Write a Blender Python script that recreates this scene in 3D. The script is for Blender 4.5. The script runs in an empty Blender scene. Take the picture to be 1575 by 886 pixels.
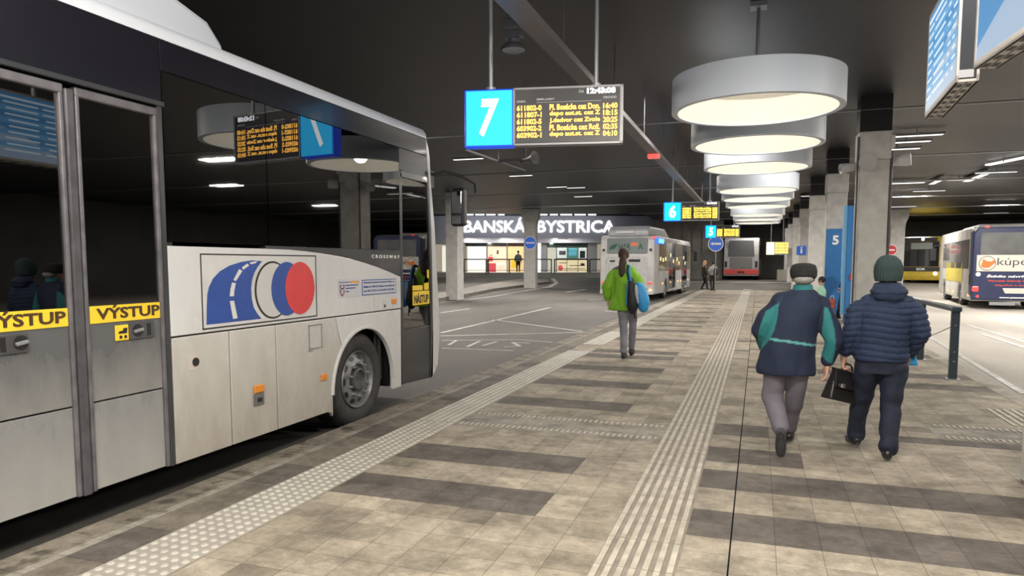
import bpy, bmesh, math, random
from mathutils import Vector, Matrix, noise
random.seed(7)
SC = bpy.context.scene
COL = SC.collection

# ------------------------------------------------------------------ camera, world, exposure
EYE = 1.6
FPX = 1090.0
PITCH = math.atan(90 / 1090.0)
YAW = math.radians(19.09)
cam_d = bpy.data.cameras.new('camera')
cam = bpy.data.objects.new('camera', cam_d)
COL.objects.link(cam)
SC.camera = cam
cam.location = (0, 0, EYE)
cam.rotation_euler = (math.pi / 2 - PITCH, 0, YAW)
cam_d.sensor_width = 36
cam_d.lens = 36 * FPX / 1575
cam_d.shift_y = (495 - 443) / 1575
cam_d.clip_start = 0.05
cam_d.clip_end = 400

SC.view_settings.view_transform = 'Standard'
SC.view_settings.look = 'None'
SC.view_settings.gamma = 1
SC.view_settings.use_curve_mapping = False
SC.view_settings.exposure = 0.22
SC.cycles.use_denoising = True
SC.cycles.max_bounces = 8
SC.cycles.sample_clamp_indirect = 4

world = bpy.data.worlds.new('night')
SC.world = world
world.use_nodes = True
world.node_tree.nodes['Background'].inputs[0].default_value = (0.05, 0.06, 0.09, 1)
world.node_tree.nodes['Background'].inputs[1].default_value = 0.15

RING_POWER = 50
PANEL_POWER = 300
CEIL = 4.9

def area_light(name, loc, sx, sy, power, color=(1, .93, .84), rot=(0, 0, 0)):
    d = bpy.data.lights.new(name, 'AREA')
    d.shape = 'RECTANGLE'; d.size = sx; d.size_y = sy; d.energy = power; d.color = color
    o = bpy.data.objects.new(name, d); COL.objects.link(o)
    o.location = loc; o.rotation_euler = rot
    return o
# unseen fill lights added over both roads, the platform and the far end
FILL = [(-2.4, 1.0, 170), (2.2, 1.0, 150), (-1.2, -3.5, 250), (1.4, 5.0, 90), (-1.2, 13.8, 110), (1.0, 18.6, 60), (-1.0, 28.5, 70), (-9, 14, 330), (-11, 24, 480), (-9, 35, 480), (-15, 33, 400),
       (-17, 43, 500), (7.5, 9, 420), (8, 18, 650), (8, 26, 800), (6.5, 37, 800), (13, 24, 600), (12, 44, 700), (15, 34, 600),
       (-2, 41, 180), (-5.5, 27.5, 420), (-1, 48, 300), (0, 55, 150), (10, 54, 250), (-5.2, 18, 160)]
for (lx, ly, lp) in FILL:
    area_light('ceiling_fill_light', (lx, ly, CEIL - .12), 1.3, .5, lp)

# ------------------------------------------------------------------ projection helpers (pixel -> point in the place)
_fw = Vector((-math.sin(YAW) * math.cos(PITCH), math.cos(YAW) * math.cos(PITCH), -math.sin(PITCH)))
_rt = Vector((math.cos(YAW), math.sin(YAW), 0))
_up = _rt.cross(_fw)
_C = Vector((0, 0, EYE))
def P(x, y, X=None, Y=None, Z=None, D=None):
    d = _rt * ((x - 787.5) / FPX) + _up * ((495 - y) / FPX) + _fw
    if X is not None: t = X / d.x
    elif Y is not None: t = Y / d.y
    elif Z is not None: t = (Z - EYE) / d.z
    else: t = D
    return _C + d * t

# ------------------------------------------------------------------ materials
MATS = {}
def mat(name, col=(.5, .5, .5), rough=.5, metal=0, emit=None, es=0, noise_amt=0, noise_scale=8, bump=0, bump_scale=60, attr=False, spec=.5, coat=0):
    if name in MATS: return MATS[name]
    m = bpy.data.materials.new(name); m.use_nodes = True
    nt = m.node_tree; b = nt.nodes['Principled BSDF']
    b.inputs['Roughness'].default_value = rough
    b.inputs['Metallic'].default_value = metal
    b.inputs['Specular IOR Level'].default_value = spec
    b.inputs['Coat Weight'].default_value = coat
    b.inputs['Coat Roughness'].default_value = .05
    c4 = (*col, 1)
    b.inputs['Base Color'].default_value = c4
    tc = nt.nodes.new('ShaderNodeTexCoord')
    src = None
    if attr:
        a = nt.nodes.new('ShaderNodeAttribute'); a.attribute_name = 'Col'
        src = a.outputs['Color']; nt.links.new(src, b.inputs['Base Color'])
    if noise_amt:
        n = nt.nodes.new('ShaderNodeTexNoise'); n.inputs['Scale'].default_value = noise_scale; n.inputs['Detail'].default_value = 6
        nt.links.new(tc.outputs['Object'], n.inputs['Vector'])
        r = nt.nodes.new('ShaderNodeMapRange'); r.inputs[1].default_value = .3; r.inputs[2].default_value = .7
        r.inputs[3].default_value = 1 - noise_amt; r.inputs[4].default_value = 1 + noise_amt * .4
        nt.links.new(n.outputs['Fac'], r.inputs[0])
        mx = nt.nodes.new('ShaderNodeMix'); mx.data_type = 'RGBA'; mx.blend_type = 'MULTIPLY'; mx.inputs[0].default_value = 1
        if src: nt.links.new(src, mx.inputs[6])
        else: mx.inputs[6].default_value = c4
        nt.links.new(r.outputs[0], mx.inputs[7]); nt.links.new(mx.outputs[2], b.inputs['Base Color'])
    if bump:
        n2 = nt.nodes.new('ShaderNodeTexNoise'); n2.inputs['Scale'].default_value = bump_scale; n2.inputs['Detail'].default_value = 4
        nt.links.new(tc.outputs['Object'], n2.inputs['Vector'])
        bp = nt.nodes.new('ShaderNodeBump'); bp.inputs['Strength'].default_value = bump; bp.inputs['Distance'].default_value = .01
        nt.links.new(n2.outputs['Fac'], bp.inputs['Height']); nt.links.new(bp.outputs['Normal'], b.inputs['Normal'])
    if emit:
        b.inputs['Emission Color'].default_value = (*emit, 1); b.inputs['Emission Strength'].default_value = es
    MATS[name] = m
    return m

def dirty(name, col, dirt, zlo, zhi, rough=.45, lo=.85):
    """paint with road dirt that is thickest near the bottom of the vehicle"""
    m = bpy.data.materials.new(name); m.use_nodes = True
    nt = m.node_tree; b = nt.nodes['Principled BSDF']; L = nt.links.new
    tc = nt.nodes.new('ShaderNodeTexCoord'); sp = nt.nodes.new('ShaderNodeSeparateXYZ'); L(tc.outputs['Object'], sp.inputs[0])
    mp = nt.nodes.new('ShaderNodeMapping'); mp.inputs['Scale'].default_value = (1, 3.0, 1.1); L(tc.outputs['Object'], mp.inputs[0])
    n = nt.nodes.new('ShaderNodeTexNoise'); n.inputs['Scale'].default_value = 2.2; n.inputs['Detail'].default_value = 8; n.inputs['Roughness'].default_value = .65
    L(mp.outputs[0], n.inputs['Vector'])
    r = nt.nodes.new('ShaderNodeMapRange'); r.inputs[1].default_value = zhi; r.inputs[2].default_value = zlo; L(sp.outputs[2], r.inputs[0])
    r.inputs[3].default_value = 0; r.inputs[4].default_value = lo
    a = nt.nodes.new('ShaderNodeMath'); a.operation = 'MULTIPLY_ADD'; a.inputs[1].default_value = .9; L(n.outputs['Fac'], a.inputs[0]); L(r.outputs[0], a.inputs[2])
    s = nt.nodes.new('ShaderNodeMath'); s.operation = 'SUBTRACT'; s.inputs[1].default_value = .45; s.use_clamp = True; L(a.outputs[0], s.inputs[0])
    mx = nt.nodes.new('ShaderNodeMix'); mx.data_type = 'RGBA'; mx.inputs[6].default_value = (*col, 1); mx.inputs[7].default_value = (*dirt, 1)
    L(s.outputs[0], mx.inputs[0]); L(mx.outputs[2], b.inputs['Base Color'])
    rr = nt.nodes.new('ShaderNodeMapRange'); rr.inputs[3].default_value = rough * .5; rr.inputs[4].default_value = min(.9, rough + .35); L(s.outputs[0], rr.inputs[0]); L(rr.outputs[0], b.inputs['Roughness'])
    MATS[name] = m
    return m

def glass(name, tint=(.10, .11, .12), refl=1.0, base=.02):
    m = bpy.data.materials.new(name); m.use_nodes = True
    nt = m.node_tree; nt.nodes.clear(); L = nt.links.new
    o = nt.nodes.new('ShaderNodeOutputMaterial'); mx = nt.nodes.new('ShaderNodeMixShader')
    t = nt.nodes.new('ShaderNodeBsdfTransparent'); t.inputs[0].default_value = (*tint, 1)
    g = nt.nodes.new('ShaderNodeBsdfGlossy'); g.inputs['Roughness'].default_value = .015; g.inputs[0].default_value = (refl, refl, refl, 1)
    f = nt.nodes.new('ShaderNodeFresnel'); f.inputs[0].default_value = 2.3
    L(f.outputs[0], mx.inputs[0]); L(t.outputs[0], mx.inputs[1]); L(g.outputs[0], mx.inputs[2]); L(mx.outputs[0], o.inputs[0])
    MATS[name] = m
    return m

def emis(name, col, s):
    if name in MATS: return MATS[name]
    return mat(name, (.02, .02, .02), .5, emit=col, es=s)

WHITE = mat('white_paint', (.62, .63, .66), .25, coat=.3, noise_amt=.06, noise_scale=2)
BLACK = mat('black_plastic', (.012, .012, .014), .4)
RUBBER = mat('rubber', (.035, .034, .034), .75, noise_amt=.4, noise_scale=9, bump=.3)
DGREY = mat('dark_grey_paint', (.035, .037, .042), .28, coat=.3, noise_amt=.15, noise_scale=3)
FRAME = mat('worn_alu_frame', (.16, .155, .17), .45, .4, noise_amt=.4, noise_scale=7)
YELLOW = mat('yellow_vinyl', (.80, .56, .03), .5)
CONCRETE = mat('concrete', (.52, .515, .50), .75, noise_amt=.18, noise_scale=4, bump=.3, bump_scale=25)
STEEL = mat('dark_steel', (.055, .075, .10), .4, .3, noise_amt=.2)
GALV = mat('grey_metal', (.30, .31, .33), .4, .5)
WGLOW = emis('white_letter_light', (1, 1, 1), 3.2)
TEXTW = mat('white_vinyl', (.85, .85, .85), .4)
TEXTK = mat('black_ink', (.01, .01, .01), .5)
GLASS = glass('tinted_glass')

# ------------------------------------------------------------------ geometry helpers
ROOTM = {}
def tag(o, label=None, cat=None, group=None, kind=None):
    if label: o['label'] = label
    if cat: o['category'] = cat
    if group: o['group'] = group
    if kind: o['kind'] = kind
    return o
def empty(name, loc, label, cat, group=None, rz=0):
    o = bpy.data.objects.new(name, None); COL.objects.link(o)
    o.location = loc; o.rotation_euler = (0, 0, rz); o.empty_display_size = .2
    ROOTM[o.name] = (Matrix.Translation(Vector(loc)) @ Matrix.Rotation(rz, 4, 'Z')).inverted()
    return tag(o, label, cat, group)
def rootmat(o):
    if o is None: return None
    while o.parent: o = o.parent
    return ROOTM.get(o.name)
def children(o): return [c for c in COL.objects if c.parent == o]
def copy_tree(o, loc=None, label=None, rz=None, parent=None, kids=None):
    kids = kids or {}
    c = o.copy(); COL.objects.link(c); c.parent = parent
    if loc is not None: c.location = loc
    if rz is not None: c.rotation_euler = (0, 0, rz)
    if label: c['label'] = label
    for ch in children(o): copy_tree(ch, parent=c)
    return c

class G:
    def __init__(s): s.v = []; s.f = []
    def add(s, vs, fs):
        n = len(s.v); s.v += [Vector(v) for v in vs]; s.f += [tuple(i + n for i in f) for f in fs]; return s
    def box(s, x0, x1, y0, y1, z0, z1):
        x0, x1 = min(x0, x1), max(x0, x1); y0, y1 = min(y0, y1), max(y0, y1); z0, z1 = min(z0, z1), max(z0, z1)
        return s.add([(x0, y0, z0), (x1, y0, z0), (x1, y1, z0), (x0, y1, z0), (x0, y0, z1), (x1, y0, z1), (x1, y1, z1), (x0, y1, z1)],
                     [(0, 3, 2, 1), (4, 5, 6, 7), (0, 1, 5, 4), (1, 2, 6, 5), (2, 3, 7, 6), (3, 0, 4, 7)])
    def hexa(s, b, h):  # bottom quad + offset vector
        b = [Vector(p) for p in b]; h = Vector(h)
        return s.add(b + [p + h for p in b], [(0, 3, 2, 1), (4, 5, 6, 7), (0, 1, 5, 4), (1, 2, 6, 5), (2, 3, 7, 6), (3, 0, 4, 7)])
    def obox(s, c, ax, ay, az):  # centre and three half-axis vectors
        c, ax, ay, az = map(Vector, (c, ax, ay, az))
        return s.hexa([c - ax - ay - az, c + ax - ay - az, c + ax + ay - az, c - ax + ay - az], az * 2)
    def cyl(s, a, b, r, r2=None, n=16, caps=True):
        a, b = Vector(a), Vector(b); r2 = r if r2 is None else r2
        d = (b - a).normalized(); u = d.orthogonal().normalized(); w = d.cross(u)
        vs = []
        for p, q in ((a, r), (b, r2)):
            vs += [p + (u * math.cos(2 * math.pi * i / n) + w * math.sin(2 * math.pi * i / n)) * q for i in range(n)]
        fs = [(i, (i + 1) % n, (i + 1) % n + n, i + n) for i in range(n)]
        if caps: fs += [tuple(range(n))[::-1], tuple(range(n, 2 * n))]
        return s.add(vs, fs)
    def tube(s, pts, r, n=10):
        for a, b in zip(pts, pts[1:]): s.cyl(a, b, r, n=n)
        for p in pts[1:-1]: s.ball(p, r, 8, 6)
        return s
    def ball(s, c, r, n=16, m=10, sc=(1, 1, 1)):
        c = Vector(c); vs = []; fs = []
        for j in range(1, m):
            t = math.pi * j / m
            vs += [c + Vector((math.sin(t) * math.cos(2 * math.pi * i / n) * sc[0], math.sin(t) * math.sin(2 * math.pi * i / n) * sc[1], math.cos(t) * sc[2])) * r for i in range(n)]
        for j in range(m - 2):
            fs += [(j * n + i, (j + 1) * n + i, (j + 1) * n + (i + 1) % n, j * n + (i + 1) % n) for i in range(n)]
        k = len(vs); vs += [c + Vector((0, 0, sc[2])) * r, c - Vector((0, 0, sc[2])) * r]
        fs += [(k, i, (i + 1) % n) for i in range(n)] + [(k + 1, (m - 2) * n + (i + 1) % n, (m - 2) * n + i) for i in range(n)]
        return s.add(vs, fs)
    def lathe(s, prof, o, d, n=32, closed=False):  # prof: (radius, along)
        o, d = Vector(o), Vector(d).normalized(); u = d.orthogonal().normalized(); w = d.cross(u)
        vs = []
        for (r, a) in prof:
            vs += [o + d * a + (u * math.cos(2 * math.pi * i / n) + w * math.sin(2 * math.pi * i / n)) * r for i in range(n)]
        m = len(prof); fs = []
        for j in range(m if closed else m - 1):
            k = (j + 1) % m
            fs += [(j * n + i, j * n + (i + 1) % n, k * n + (i + 1) % n, k * n + i) for i in range(n)]
        return s.add(vs, fs)
    def prism(s, poly, o, u, v, h):  # planar polygon (u,v coords), extruded along vector h
        o, u, v, h = map(Vector, (o, u, v, h)); n = len(poly)
        a = [o + u * p[0] + v * p[1] for p in poly]
        return s.add(a + [p + h for p in a], [tuple(range(n))[::-1], tuple(range(n, 2 * n))] + [(i, (i + 1) % n, (i + 1) % n + n, i + n) for i in range(n)])
    def build(s, name, m, parent=None, smooth=False, bevel=0, seg=2):
        me = bpy.data.meshes.new(name)
        M = rootmat(parent)
        vs = [tuple(M @ v) for v in s.v] if M else [tuple(v) for v in s.v]
        me.from_pydata(vs, [], s.f); me.update()
        bm = bmesh.new(); bm.from_mesh(me); bmesh.ops.recalc_face_normals(bm, faces=bm.faces); bm.to_mesh(me); bm.free()
        me.materials.append(m)
        o = bpy.data.objects.new(name, me); COL.objects.link(o)
        if parent: o.parent = parent
        if smooth:
            for p in me.polygons: p.use_smooth = True
            if smooth == 'auto': me.set_sharp_from_angle(angle=math.radians(35))
        if bevel:
            b = o.modifiers.new('round', 'BEVEL'); b.width = bevel; b.segments = seg; b.limit_method = 'ANGLE'; b.angle_limit = math.radians(40)
        return o
def ell(c, rx, rz, n=32, a0=0, a1=360): return [(c[0] + rx * math.cos(math.radians(a0 + (a1 - a0) * i / (n if a1 - a0 == 360 else n - 1))), c[1] + rz * math.sin(math.radians(a0 + (a1 - a0) * i / (n if a1 - a0 == 360 else n - 1)))) for i in range(n)]

_tcache = {}
def text_geo(s, bold=0, shear=0):
    key = (s, bold, shear)
    if key in _tcache: return _tcache[key]
    c = bpy.data.curves.new('t', 'FONT'); c.body = s; c.offset = bold; c.shear = shear; c.resolution_u = 3
    o = bpy.data.objects.new('t', c); COL.objects.link(o)
    dg = bpy.context.evaluated_depsgraph_get(); dg.update()
    me = bpy.data.meshes.new_from_object(o.evaluated_get(dg))
    vs = [v.co.copy() for v in me.vertices]; fs = [tuple(p.vertices) for p in me.polygons]
    bpy.data.objects.remove(o); bpy.data.curves.remove(c); bpy.data.meshes.remove(me)
    x0 = min(v.x for v in vs); x1 = max(v.x for v in vs); y0 = min(v.y for v in vs); y1 = max(v.y for v in vs)
    _tcache[key] = (vs, fs, x0, x1, y0, y1)
    return _tcache[key]
def text(g, s, o, u, v, w=None, h=None, bold=.02, shear=0, depth=.004):
    """letters on a plane: o lower-left corner, u right, v up (unit), fitted to w x h, extruded by depth along u x v"""
    vs, fs, x0, x1, y0, y1 = text_geo(s, bold, shear)
    o, u, v = Vector(o), Vector(u).normalized(), Vector(v).normalized(); nrm = u.cross(v)
    sx = w / (x1 - x0) if w else None; sy = h / (y1 - y0) if h else None
    sx = sx or sy; sy = sy or sx
    a = [o + u * ((p.x - x0) * sx) + v * ((p.y - y0) * sy) + nrm * depth for p in vs]
    b = [p - nrm * depth for p in a]
    n = len(a); edges = {}
    for f in fs:
        for i in range(len(f)):
            e = (f[i], f[(i + 1) % len(f)]); edges[e] = 1
    side = [(e[0], e[1], e[1] + n, e[0] + n) for e in edges if (e[1], e[0]) not in edges]
    g.add(a + b, fs + side)
    return g

# ================================================================== GROUND
def sstep(a, b, t):
    t = max(0, min(1, (t - a) / (b - a))); return t
def gz(X, Y):
    k = .945 * Y - .327 * X
    wl = sstep(-7.5, -10.5, X) if X < -7.5 else 0
    return -.12 + wl * .57 * sstep(36, 58, k) + (1 - wl) * .47 * sstep(44, 51, Y)

def ground_mat(name, col, dark, sc=1.2):
    m = bpy.data.materials.new(name); m.use_nodes = True
    nt = m.node_tree; b = nt.nodes['Principled BSDF']; L = nt.links.new
    tc = nt.nodes.new('ShaderNodeTexCoord')
    n = nt.nodes.new('ShaderNodeTexNoise'); n.inputs['Scale'].default_value = sc; n.inputs['Detail'].default_value = 8; n.inputs['Roughness'].default_value = .6
    n2 = nt.nodes.new('ShaderNodeTexNoise'); n2.inputs['Scale'].default_value = 90; n2.inputs['Detail'].default_value = 3
    mp = nt.nodes.new('ShaderNodeMapping'); mp.inputs['Scale'].default_value = (1, .35, 1)
    L(tc.outputs['Object'], mp.inputs[0]); L(mp.outputs[0], n.inputs['Vector']); L(tc.outputs['Object'], n2.inputs['Vector'])
    r = nt.nodes.new('ShaderNodeMapRange'); r.inputs[1].default_value = .35; r.inputs[2].default_value = .62; L(n.outputs['Fac'], r.inputs[0])
    mx = nt.nodes.new('ShaderNodeMix'); mx.data_type = 'RGBA'; mx.inputs[6].default_value = (*dark, 1); mx.inputs[7].default_value = (*col, 1); L(r.outputs[0], mx.inputs[0])
    r2 = nt.nodes.new('ShaderNodeMapRange'); r2.inputs[3].default_value = .7; r2.inputs[4].default_value = 1.3; L(n2.outputs['Fac'], r2.inputs[0])
    m2 = nt.nodes.new('ShaderNodeMix'); m2.data_type = 'RGBA'; m2.blend_type = 'MULTIPLY'; m2.inputs[0].default_value = 1; L(mx.outputs[2], m2.inputs[6]); L(r2.outputs[0], m2.inputs[7])
    L(m2.outputs[2], b.inputs['Base Color']); b.inputs['Roughness'].default_value = .75; b.inputs['Specular IOR Level'].default_value = .3
    bp = nt.nodes.new('ShaderNodeBump'); bp.inputs['Strength'].default_value = .25; bp.inputs['Distance'].default_value = .01; L(n2.outputs['Fac'], bp.inputs['Height']); L(bp.outputs[0], b.inputs['Normal'])
    return m
ASPH = ground_mat('asphalt', (.105, .10, .093), (.066, .062, .058), .5)
ROADR = ground_mat('pale_road', (.36, .335, .30), (.25, .235, .21), .4)

def strip_grid(name, xs, ys, m, dz=0):
    g = G(); nx = len(xs)
    g.v = [Vector((x, y, gz(x, y) + dz)) for y in ys for x in xs]
    g.f = [(j * nx + i, j * nx + i + 1, (j + 1) * nx + i + 1, (j + 1) * nx + i) for j in range(len(ys) - 1) for i in range(nx - 1)]
    return tag(g.build(name, m), kind='structure')
ys = [-12 + 2.5 * i for i in range(42)]
strip_grid('floor_road_left', [-60, -50, -40, -32, -26, -22, -18, -15, -12, -10.5, -9, -7.5, -6, -3.82], ys, ASPH)
strip_grid('floor_road_right', [3.02, 6, 10, 16, 24, 40], ys, ROADR)
strip_grid('floor_road_far', [-3.82, -2, 0, 3.02], [44.5 + 2.2 * i for i in range(15)], ASPH)

# paving: every stone a face with its own tone
LB = [4.19, 5.15, 7.45, 8.97, 10.5, 11.9, 12.6, 14.6, 16.8, 18.3, 19.6, 21.4, 23.6, 26, 28.5, 31, 34, 37]
RB = [2.2, 4.19, 5.15, 10.1, 11.2, 13.4, 15.2, 17.8, 20.3, 23.2, 27, 31]
def pave():
    v = []; f = []; uvs = []; cols = []
    light = Vector((.325, .288, .232)); dark = Vector((.105, .092, .082)); kerb = Vector((.20, .178, .145)); beige = Vector((.285, .252, .20))
    row = .2385
    y = -3.2
    xs_l = [-2.82 + .254 * i for i in range(9)]          # -2.82 .. -0.79
    xs_r = [-.362, -.11] + [-.11 + .2455 * i for i in range(1, 13)]
    rows = []
    y = 4.19 - row * 30
    while y < 44.5: rows.append(y); y += row
    def quad(x0, x1, y0, y1, c, sc=1):
        n = len(v); v.extend([(x0, y0, 0), (x1, y0, 0), (x1, y1, 0), (x0, y1, 0)]); f.append((n, n + 1, n + 2, n + 3))
        uvs.extend([(0, 0), ((x1 - x0) * sc, 0), ((x1 - x0) * sc, (y1 - y0) * sc), (0, (y1 - y0) * sc)]); cols.append((c, x1 - x0, y1 - y0))
    for j, y0 in enumerate(rows):
        y1 = y0 + row; mid = (y0 + y1) / 2
        dl = any(b <= mid <= b + .47 for b in LB); dr = any(b <= mid <= b + .47 for b in RB)
        # kerb zone
        quad(-3.83, -3.62, y0, y1, kerb * random.uniform(.8, 1.15))
        quad(-3.62, -3.54, y0, y1, Vector((.25, .232, .20)) * random.uniform(.92, 1.08))
        if j % 2 == 0 and j + 1 < len(rows):
            dk = random.random() < .35
            quad(-3.54, -3.25, y0, y1 + row, (dark * 1.1 if dk else Vector((.17, .150, .125))) * random.uniform(.9, 1.1))
        quad(-3.25, -2.82, y0, y1, light * random.uniform(.8, 1))
        for i in range(8):
            x0, x1 = xs_l[i], xs_l[i + 1]
            if dl and i < 6: c = dark * random.uniform(.88, 1.15)
            elif 6.38 < mid < 7.05: c = Vector((.26, .24, .21)) * random.uniform(.95, 1.05)
            else:
                c = light.lerp(beige, random.random()) * random.uniform(.84, 1.08)
                if random.random() < .04: c = c * .7
            quad(x0, x1, y0, y1, c)
        for i in range(len(xs_r) - 1):
            x0, x1 = xs_r[i], xs_r[i + 1]
            dk = dr
            if mid > 8 and x0 < 1.0 and dr: dk = random.random() < .35
            if 5.95 < mid < 6.4 and x0 < .3: dk = True
            if 6.8 < mid < 7.2 and x0 < 0.1: dk = True
            if mid < 8 and 7.05 < mid < 7.3 and x0 > 1.0: dk = True
            if dk: c = dark * random.uniform(.88, 1.2)
            elif 7.3 < mid < 7.95 and x0 > 1.6: c = Vector((.26, .24, .21)) * random.uniform(.95, 1.05)
            else:
                c = light.lerp(beige, random.random()) * random.uniform(.84, 1.08)
                if random.random() < .05: c = c * .68
            quad(x0 + (.007 if i == 1 else 0), min(x1, 2.84), y0, y1, c)
        quad(2.84, 3.04, y0, y1, Vector((.33, .30, .255)) * random.uniform(.92, 1.08))
    me = bpy.data.meshes.new('floor_platform')
    me.from_pydata(v, [], f)
    uvl = me.uv_layers.new(name='UVMap')
    for i, q in enumerate(uvs): uvl.data[i].uv = q
    ca = me.color_attributes.new('Col', 'FLOAT_COLOR', 'CORNER')
    sz = me.color_attributes.new('Size', 'FLOAT_COLOR', 'CORNER')
    for i, (c, w, h) in enumerate(cols):
        for k in range(4):
            ca.data[i * 4 + k].color = (*c, 1); sz.data[i * 4 + k].color = (w, h, 0, 1)
    m = bpy.data.materials.new('paving'); m.use_nodes = True
    nt = m.node_tree; b = nt.nodes['Principled BSDF']; L = nt.links.new
    at = nt.nodes.new('ShaderNodeAttribute'); at.attribute_name = 'Col'
    sa = nt.nodes.new('ShaderNodeAttribute'); sa.attribute_name = 'Size'
    ss = nt.nodes.new('ShaderNodeSeparateXYZ'); L(sa.outputs['Color'], ss.inputs[0])
    uv = nt.nodes.new('ShaderNodeUVMap'); us = nt.nodes.new('ShaderNodeSeparateXYZ'); L(uv.outputs[0], us.inputs[0])
    def mth(op, a, bb, cl=False):
        n = nt.nodes.new('ShaderNodeMath'); n.operation = op; n.use_clamp = cl
        for q, val in ((0, a), (1, bb)):
            if isinstance(val, (int, float)): n.inputs[q].default_value = val
            else: L(val, n.inputs[q])
        return n.outputs[0]
    dx = mth('MINIMUM', us.outputs[0], mth('SUBTRACT', ss.outputs[0], us.outputs[0]))
    dy = mth('MINIMUM', us.outputs[1], mth('SUBTRACT', ss.outputs[1], us.outputs[1]))
    d = mth('MINIMUM', dx, dy)
    joint = nt.nodes.new('ShaderNodeMapRange'); joint.inputs[1].default_value = .0015; joint.inputs[2].default_value = .0035; joint.inputs[3].default_value = .55; L(d, joint.inputs[0])
    tc = nt.nodes.new('ShaderNodeTexCoord')
    n1 = nt.nodes.new('ShaderNodeTexNoise'); n1.inputs['Scale'].default_value = 2.3; n1.inputs['Detail'].default_value = 9; n1.inputs['Roughness'].default_value = .68; L(tc.outputs['Object'], n1.inputs['Vector'])
    r1 = nt.nodes.new('ShaderNodeMapRange'); r1.inputs[1].default_value = .36; r1.inputs[2].default_value = .56; r1.inputs[3].default_value = .58; r1.inputs[4].default_value = 1.06; L(n1.outputs['Fac'], r1.inputs[0])
    n2 = nt.nodes.new('ShaderNodeTexNoise'); n2.inputs['Scale'].default_value = 130; n2.inputs['Detail'].default_value = 3; L(tc.outputs['Object'], n2.inputs['Vector'])
    r2 = nt.nodes.new('ShaderNodeMapRange'); r2.inputs[3].default_value = .62; r2.inputs[4].default_value = 1.38; L(n2.outputs['Fac'], r2.inputs[0])
    # grime along the bus kerb
    sx = nt.nodes.new('ShaderNodeSeparateXYZ'); L(tc.outputs['Object'], sx.inputs[0])
    kz = nt.nodes.new('ShaderNodeMapRange'); kz.inputs[1].default_value = -3.3; kz.inputs[2].default_value = -3.75; kz.inputs[3].default_value = 0; kz.inputs[4].default_value = 1; L(sx.outputs[0], kz.inputs[0])
    n3 = nt.nodes.new('ShaderNodeTexNoise'); n3.inputs['Scale'].default_value = 4.5; n3.inputs['Detail'].default_value = 5; L(tc.outputs['Object'], n3.inputs['Vector'])
    r3 = nt.nodes.new('ShaderNodeMapRange'); r3.inputs[1].default_value = .56; r3.inputs[2].default_value = .63; r3.inputs[3].default_value = 0; r3.inputs[4].default_value = .6; L(n3.outputs['Fac'], r3.inputs[0])
    oil = mth('SUBTRACT', 1.0, mth('MULTIPLY', kz.outputs[0], r3.outputs[0]))
    n4 = nt.nodes.new('ShaderNodeTexNoise'); n4.inputs['Scale'].default_value = 11; n4.inputs['Detail'].default_value = 7; n4.inputs['Roughness'].default_value = .75; L(tc.outputs['Object'], n4.inputs['Vector'])
    r4 = nt.nodes.new('ShaderNodeMapRange'); r4.inputs[1].default_value = .35; r4.inputs[2].default_value = .6; r4.inputs[3].default_value = .74; r4.inputs[4].default_value = 1.10; L(n4.outputs['Fac'], r4.inputs[0])
    f0 = mth('MULTIPLY', joint.outputs[0], r4.outputs[0]); f1 = mth('MULTIPLY', f0, r1.outputs[0]); f2 = mth('MULTIPLY', f1, r2.outputs[0]); f3 = mth('MULTIPLY', f2, oil)
    mx = nt.nodes.new('ShaderNodeMix'); mx.data_type = 'RGBA'; mx.blend_type = 'MULTIPLY'; mx.inputs[0].default_value = 1
    L(at.outputs['Color'], mx.inputs[6]); L(f3, mx.inputs[7]); L(mx.outputs[2], b.inputs['Base Color'])
    b.inputs['Roughness'].default_value = .75; b.inputs['Specular IOR Level'].default_value = .25
    bp = nt.nodes.new('ShaderNodeBump'); bp.inputs['Strength'].default_value = .35; bp.inputs['Distance'].default_value = .006
    L(f2, bp.inputs['Height']); L(bp.outputs[0], b.inputs['Normal'])
    me.materials.append(m)
    o = bpy.data.objects.new('floor_platform', me); COL.objects.link(o); tag(o, kind='structure')
pave()
# body of the platform (kerb faces) under the paving
KERBM = mat('kerb_stone', (.17, .16, .14), .7, noise_amt=.35, noise_scale=6, bump=.4)
g = G(); g.box(-3.83, -3.6, -3, 44.5, -.4, -.004); tag(g.build('trim_1', KERBM), kind='structure')
g = G(); g.box(2.8, 3.04, -3, 44.5, -.4, -.004); tag(g.build('trim_2', KERBM), kind='structure')
g = G(); g.box(-3.83, 3.04, 44.3, 44.5, -.4, -.004); tag(g.build('trim_3', KERBM), kind='structure')
# tactile paving
TACW = mat('tactile_white', (.30, .285, .25), .6, noise_amt=.12, noise_scale=5, bump=.1)
TACD = mat('tactile_dome', (.43, .41, .365), .6, noise_amt=.15, noise_scale=5)  # domes lightened over a darkened base to paint in their shading
TACB = mat('tactile_base', (.20, .178, .145), .65, noise_amt=.3, noise_scale=8, bump=.2)
TACR = mat('tactile_ridge', (.40, .368, .31), .6, noise_amt=.3, noise_scale=9, bump=.2)
g = G(); g.box(-3.25, -2.825, -2, 12.6, -.01, .004)
for y0, y1 in ((13.6, 16.4), (17.5, 43)): g.box(-3.25, -2.825, y0, y1, -.01, .004)
tag(g.build('trim_4', TACW), kind='structure')
g = G()
for r in range(6):
    x = -3.22 + .0725 * r
    y = 1.6
    while y < 6.4:
        g.cyl((x, y, .003), (x, y, .011), .024, .015, n=8); y += .0725
    for (a, b) in ((6.45, 12.0), (13.6, 16.4), (17.5, 34)):
        g.box(x - .017, x + .017, a, b, .003, .011)
tag(g.build('trim_45', TACD), kind='structure')
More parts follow.
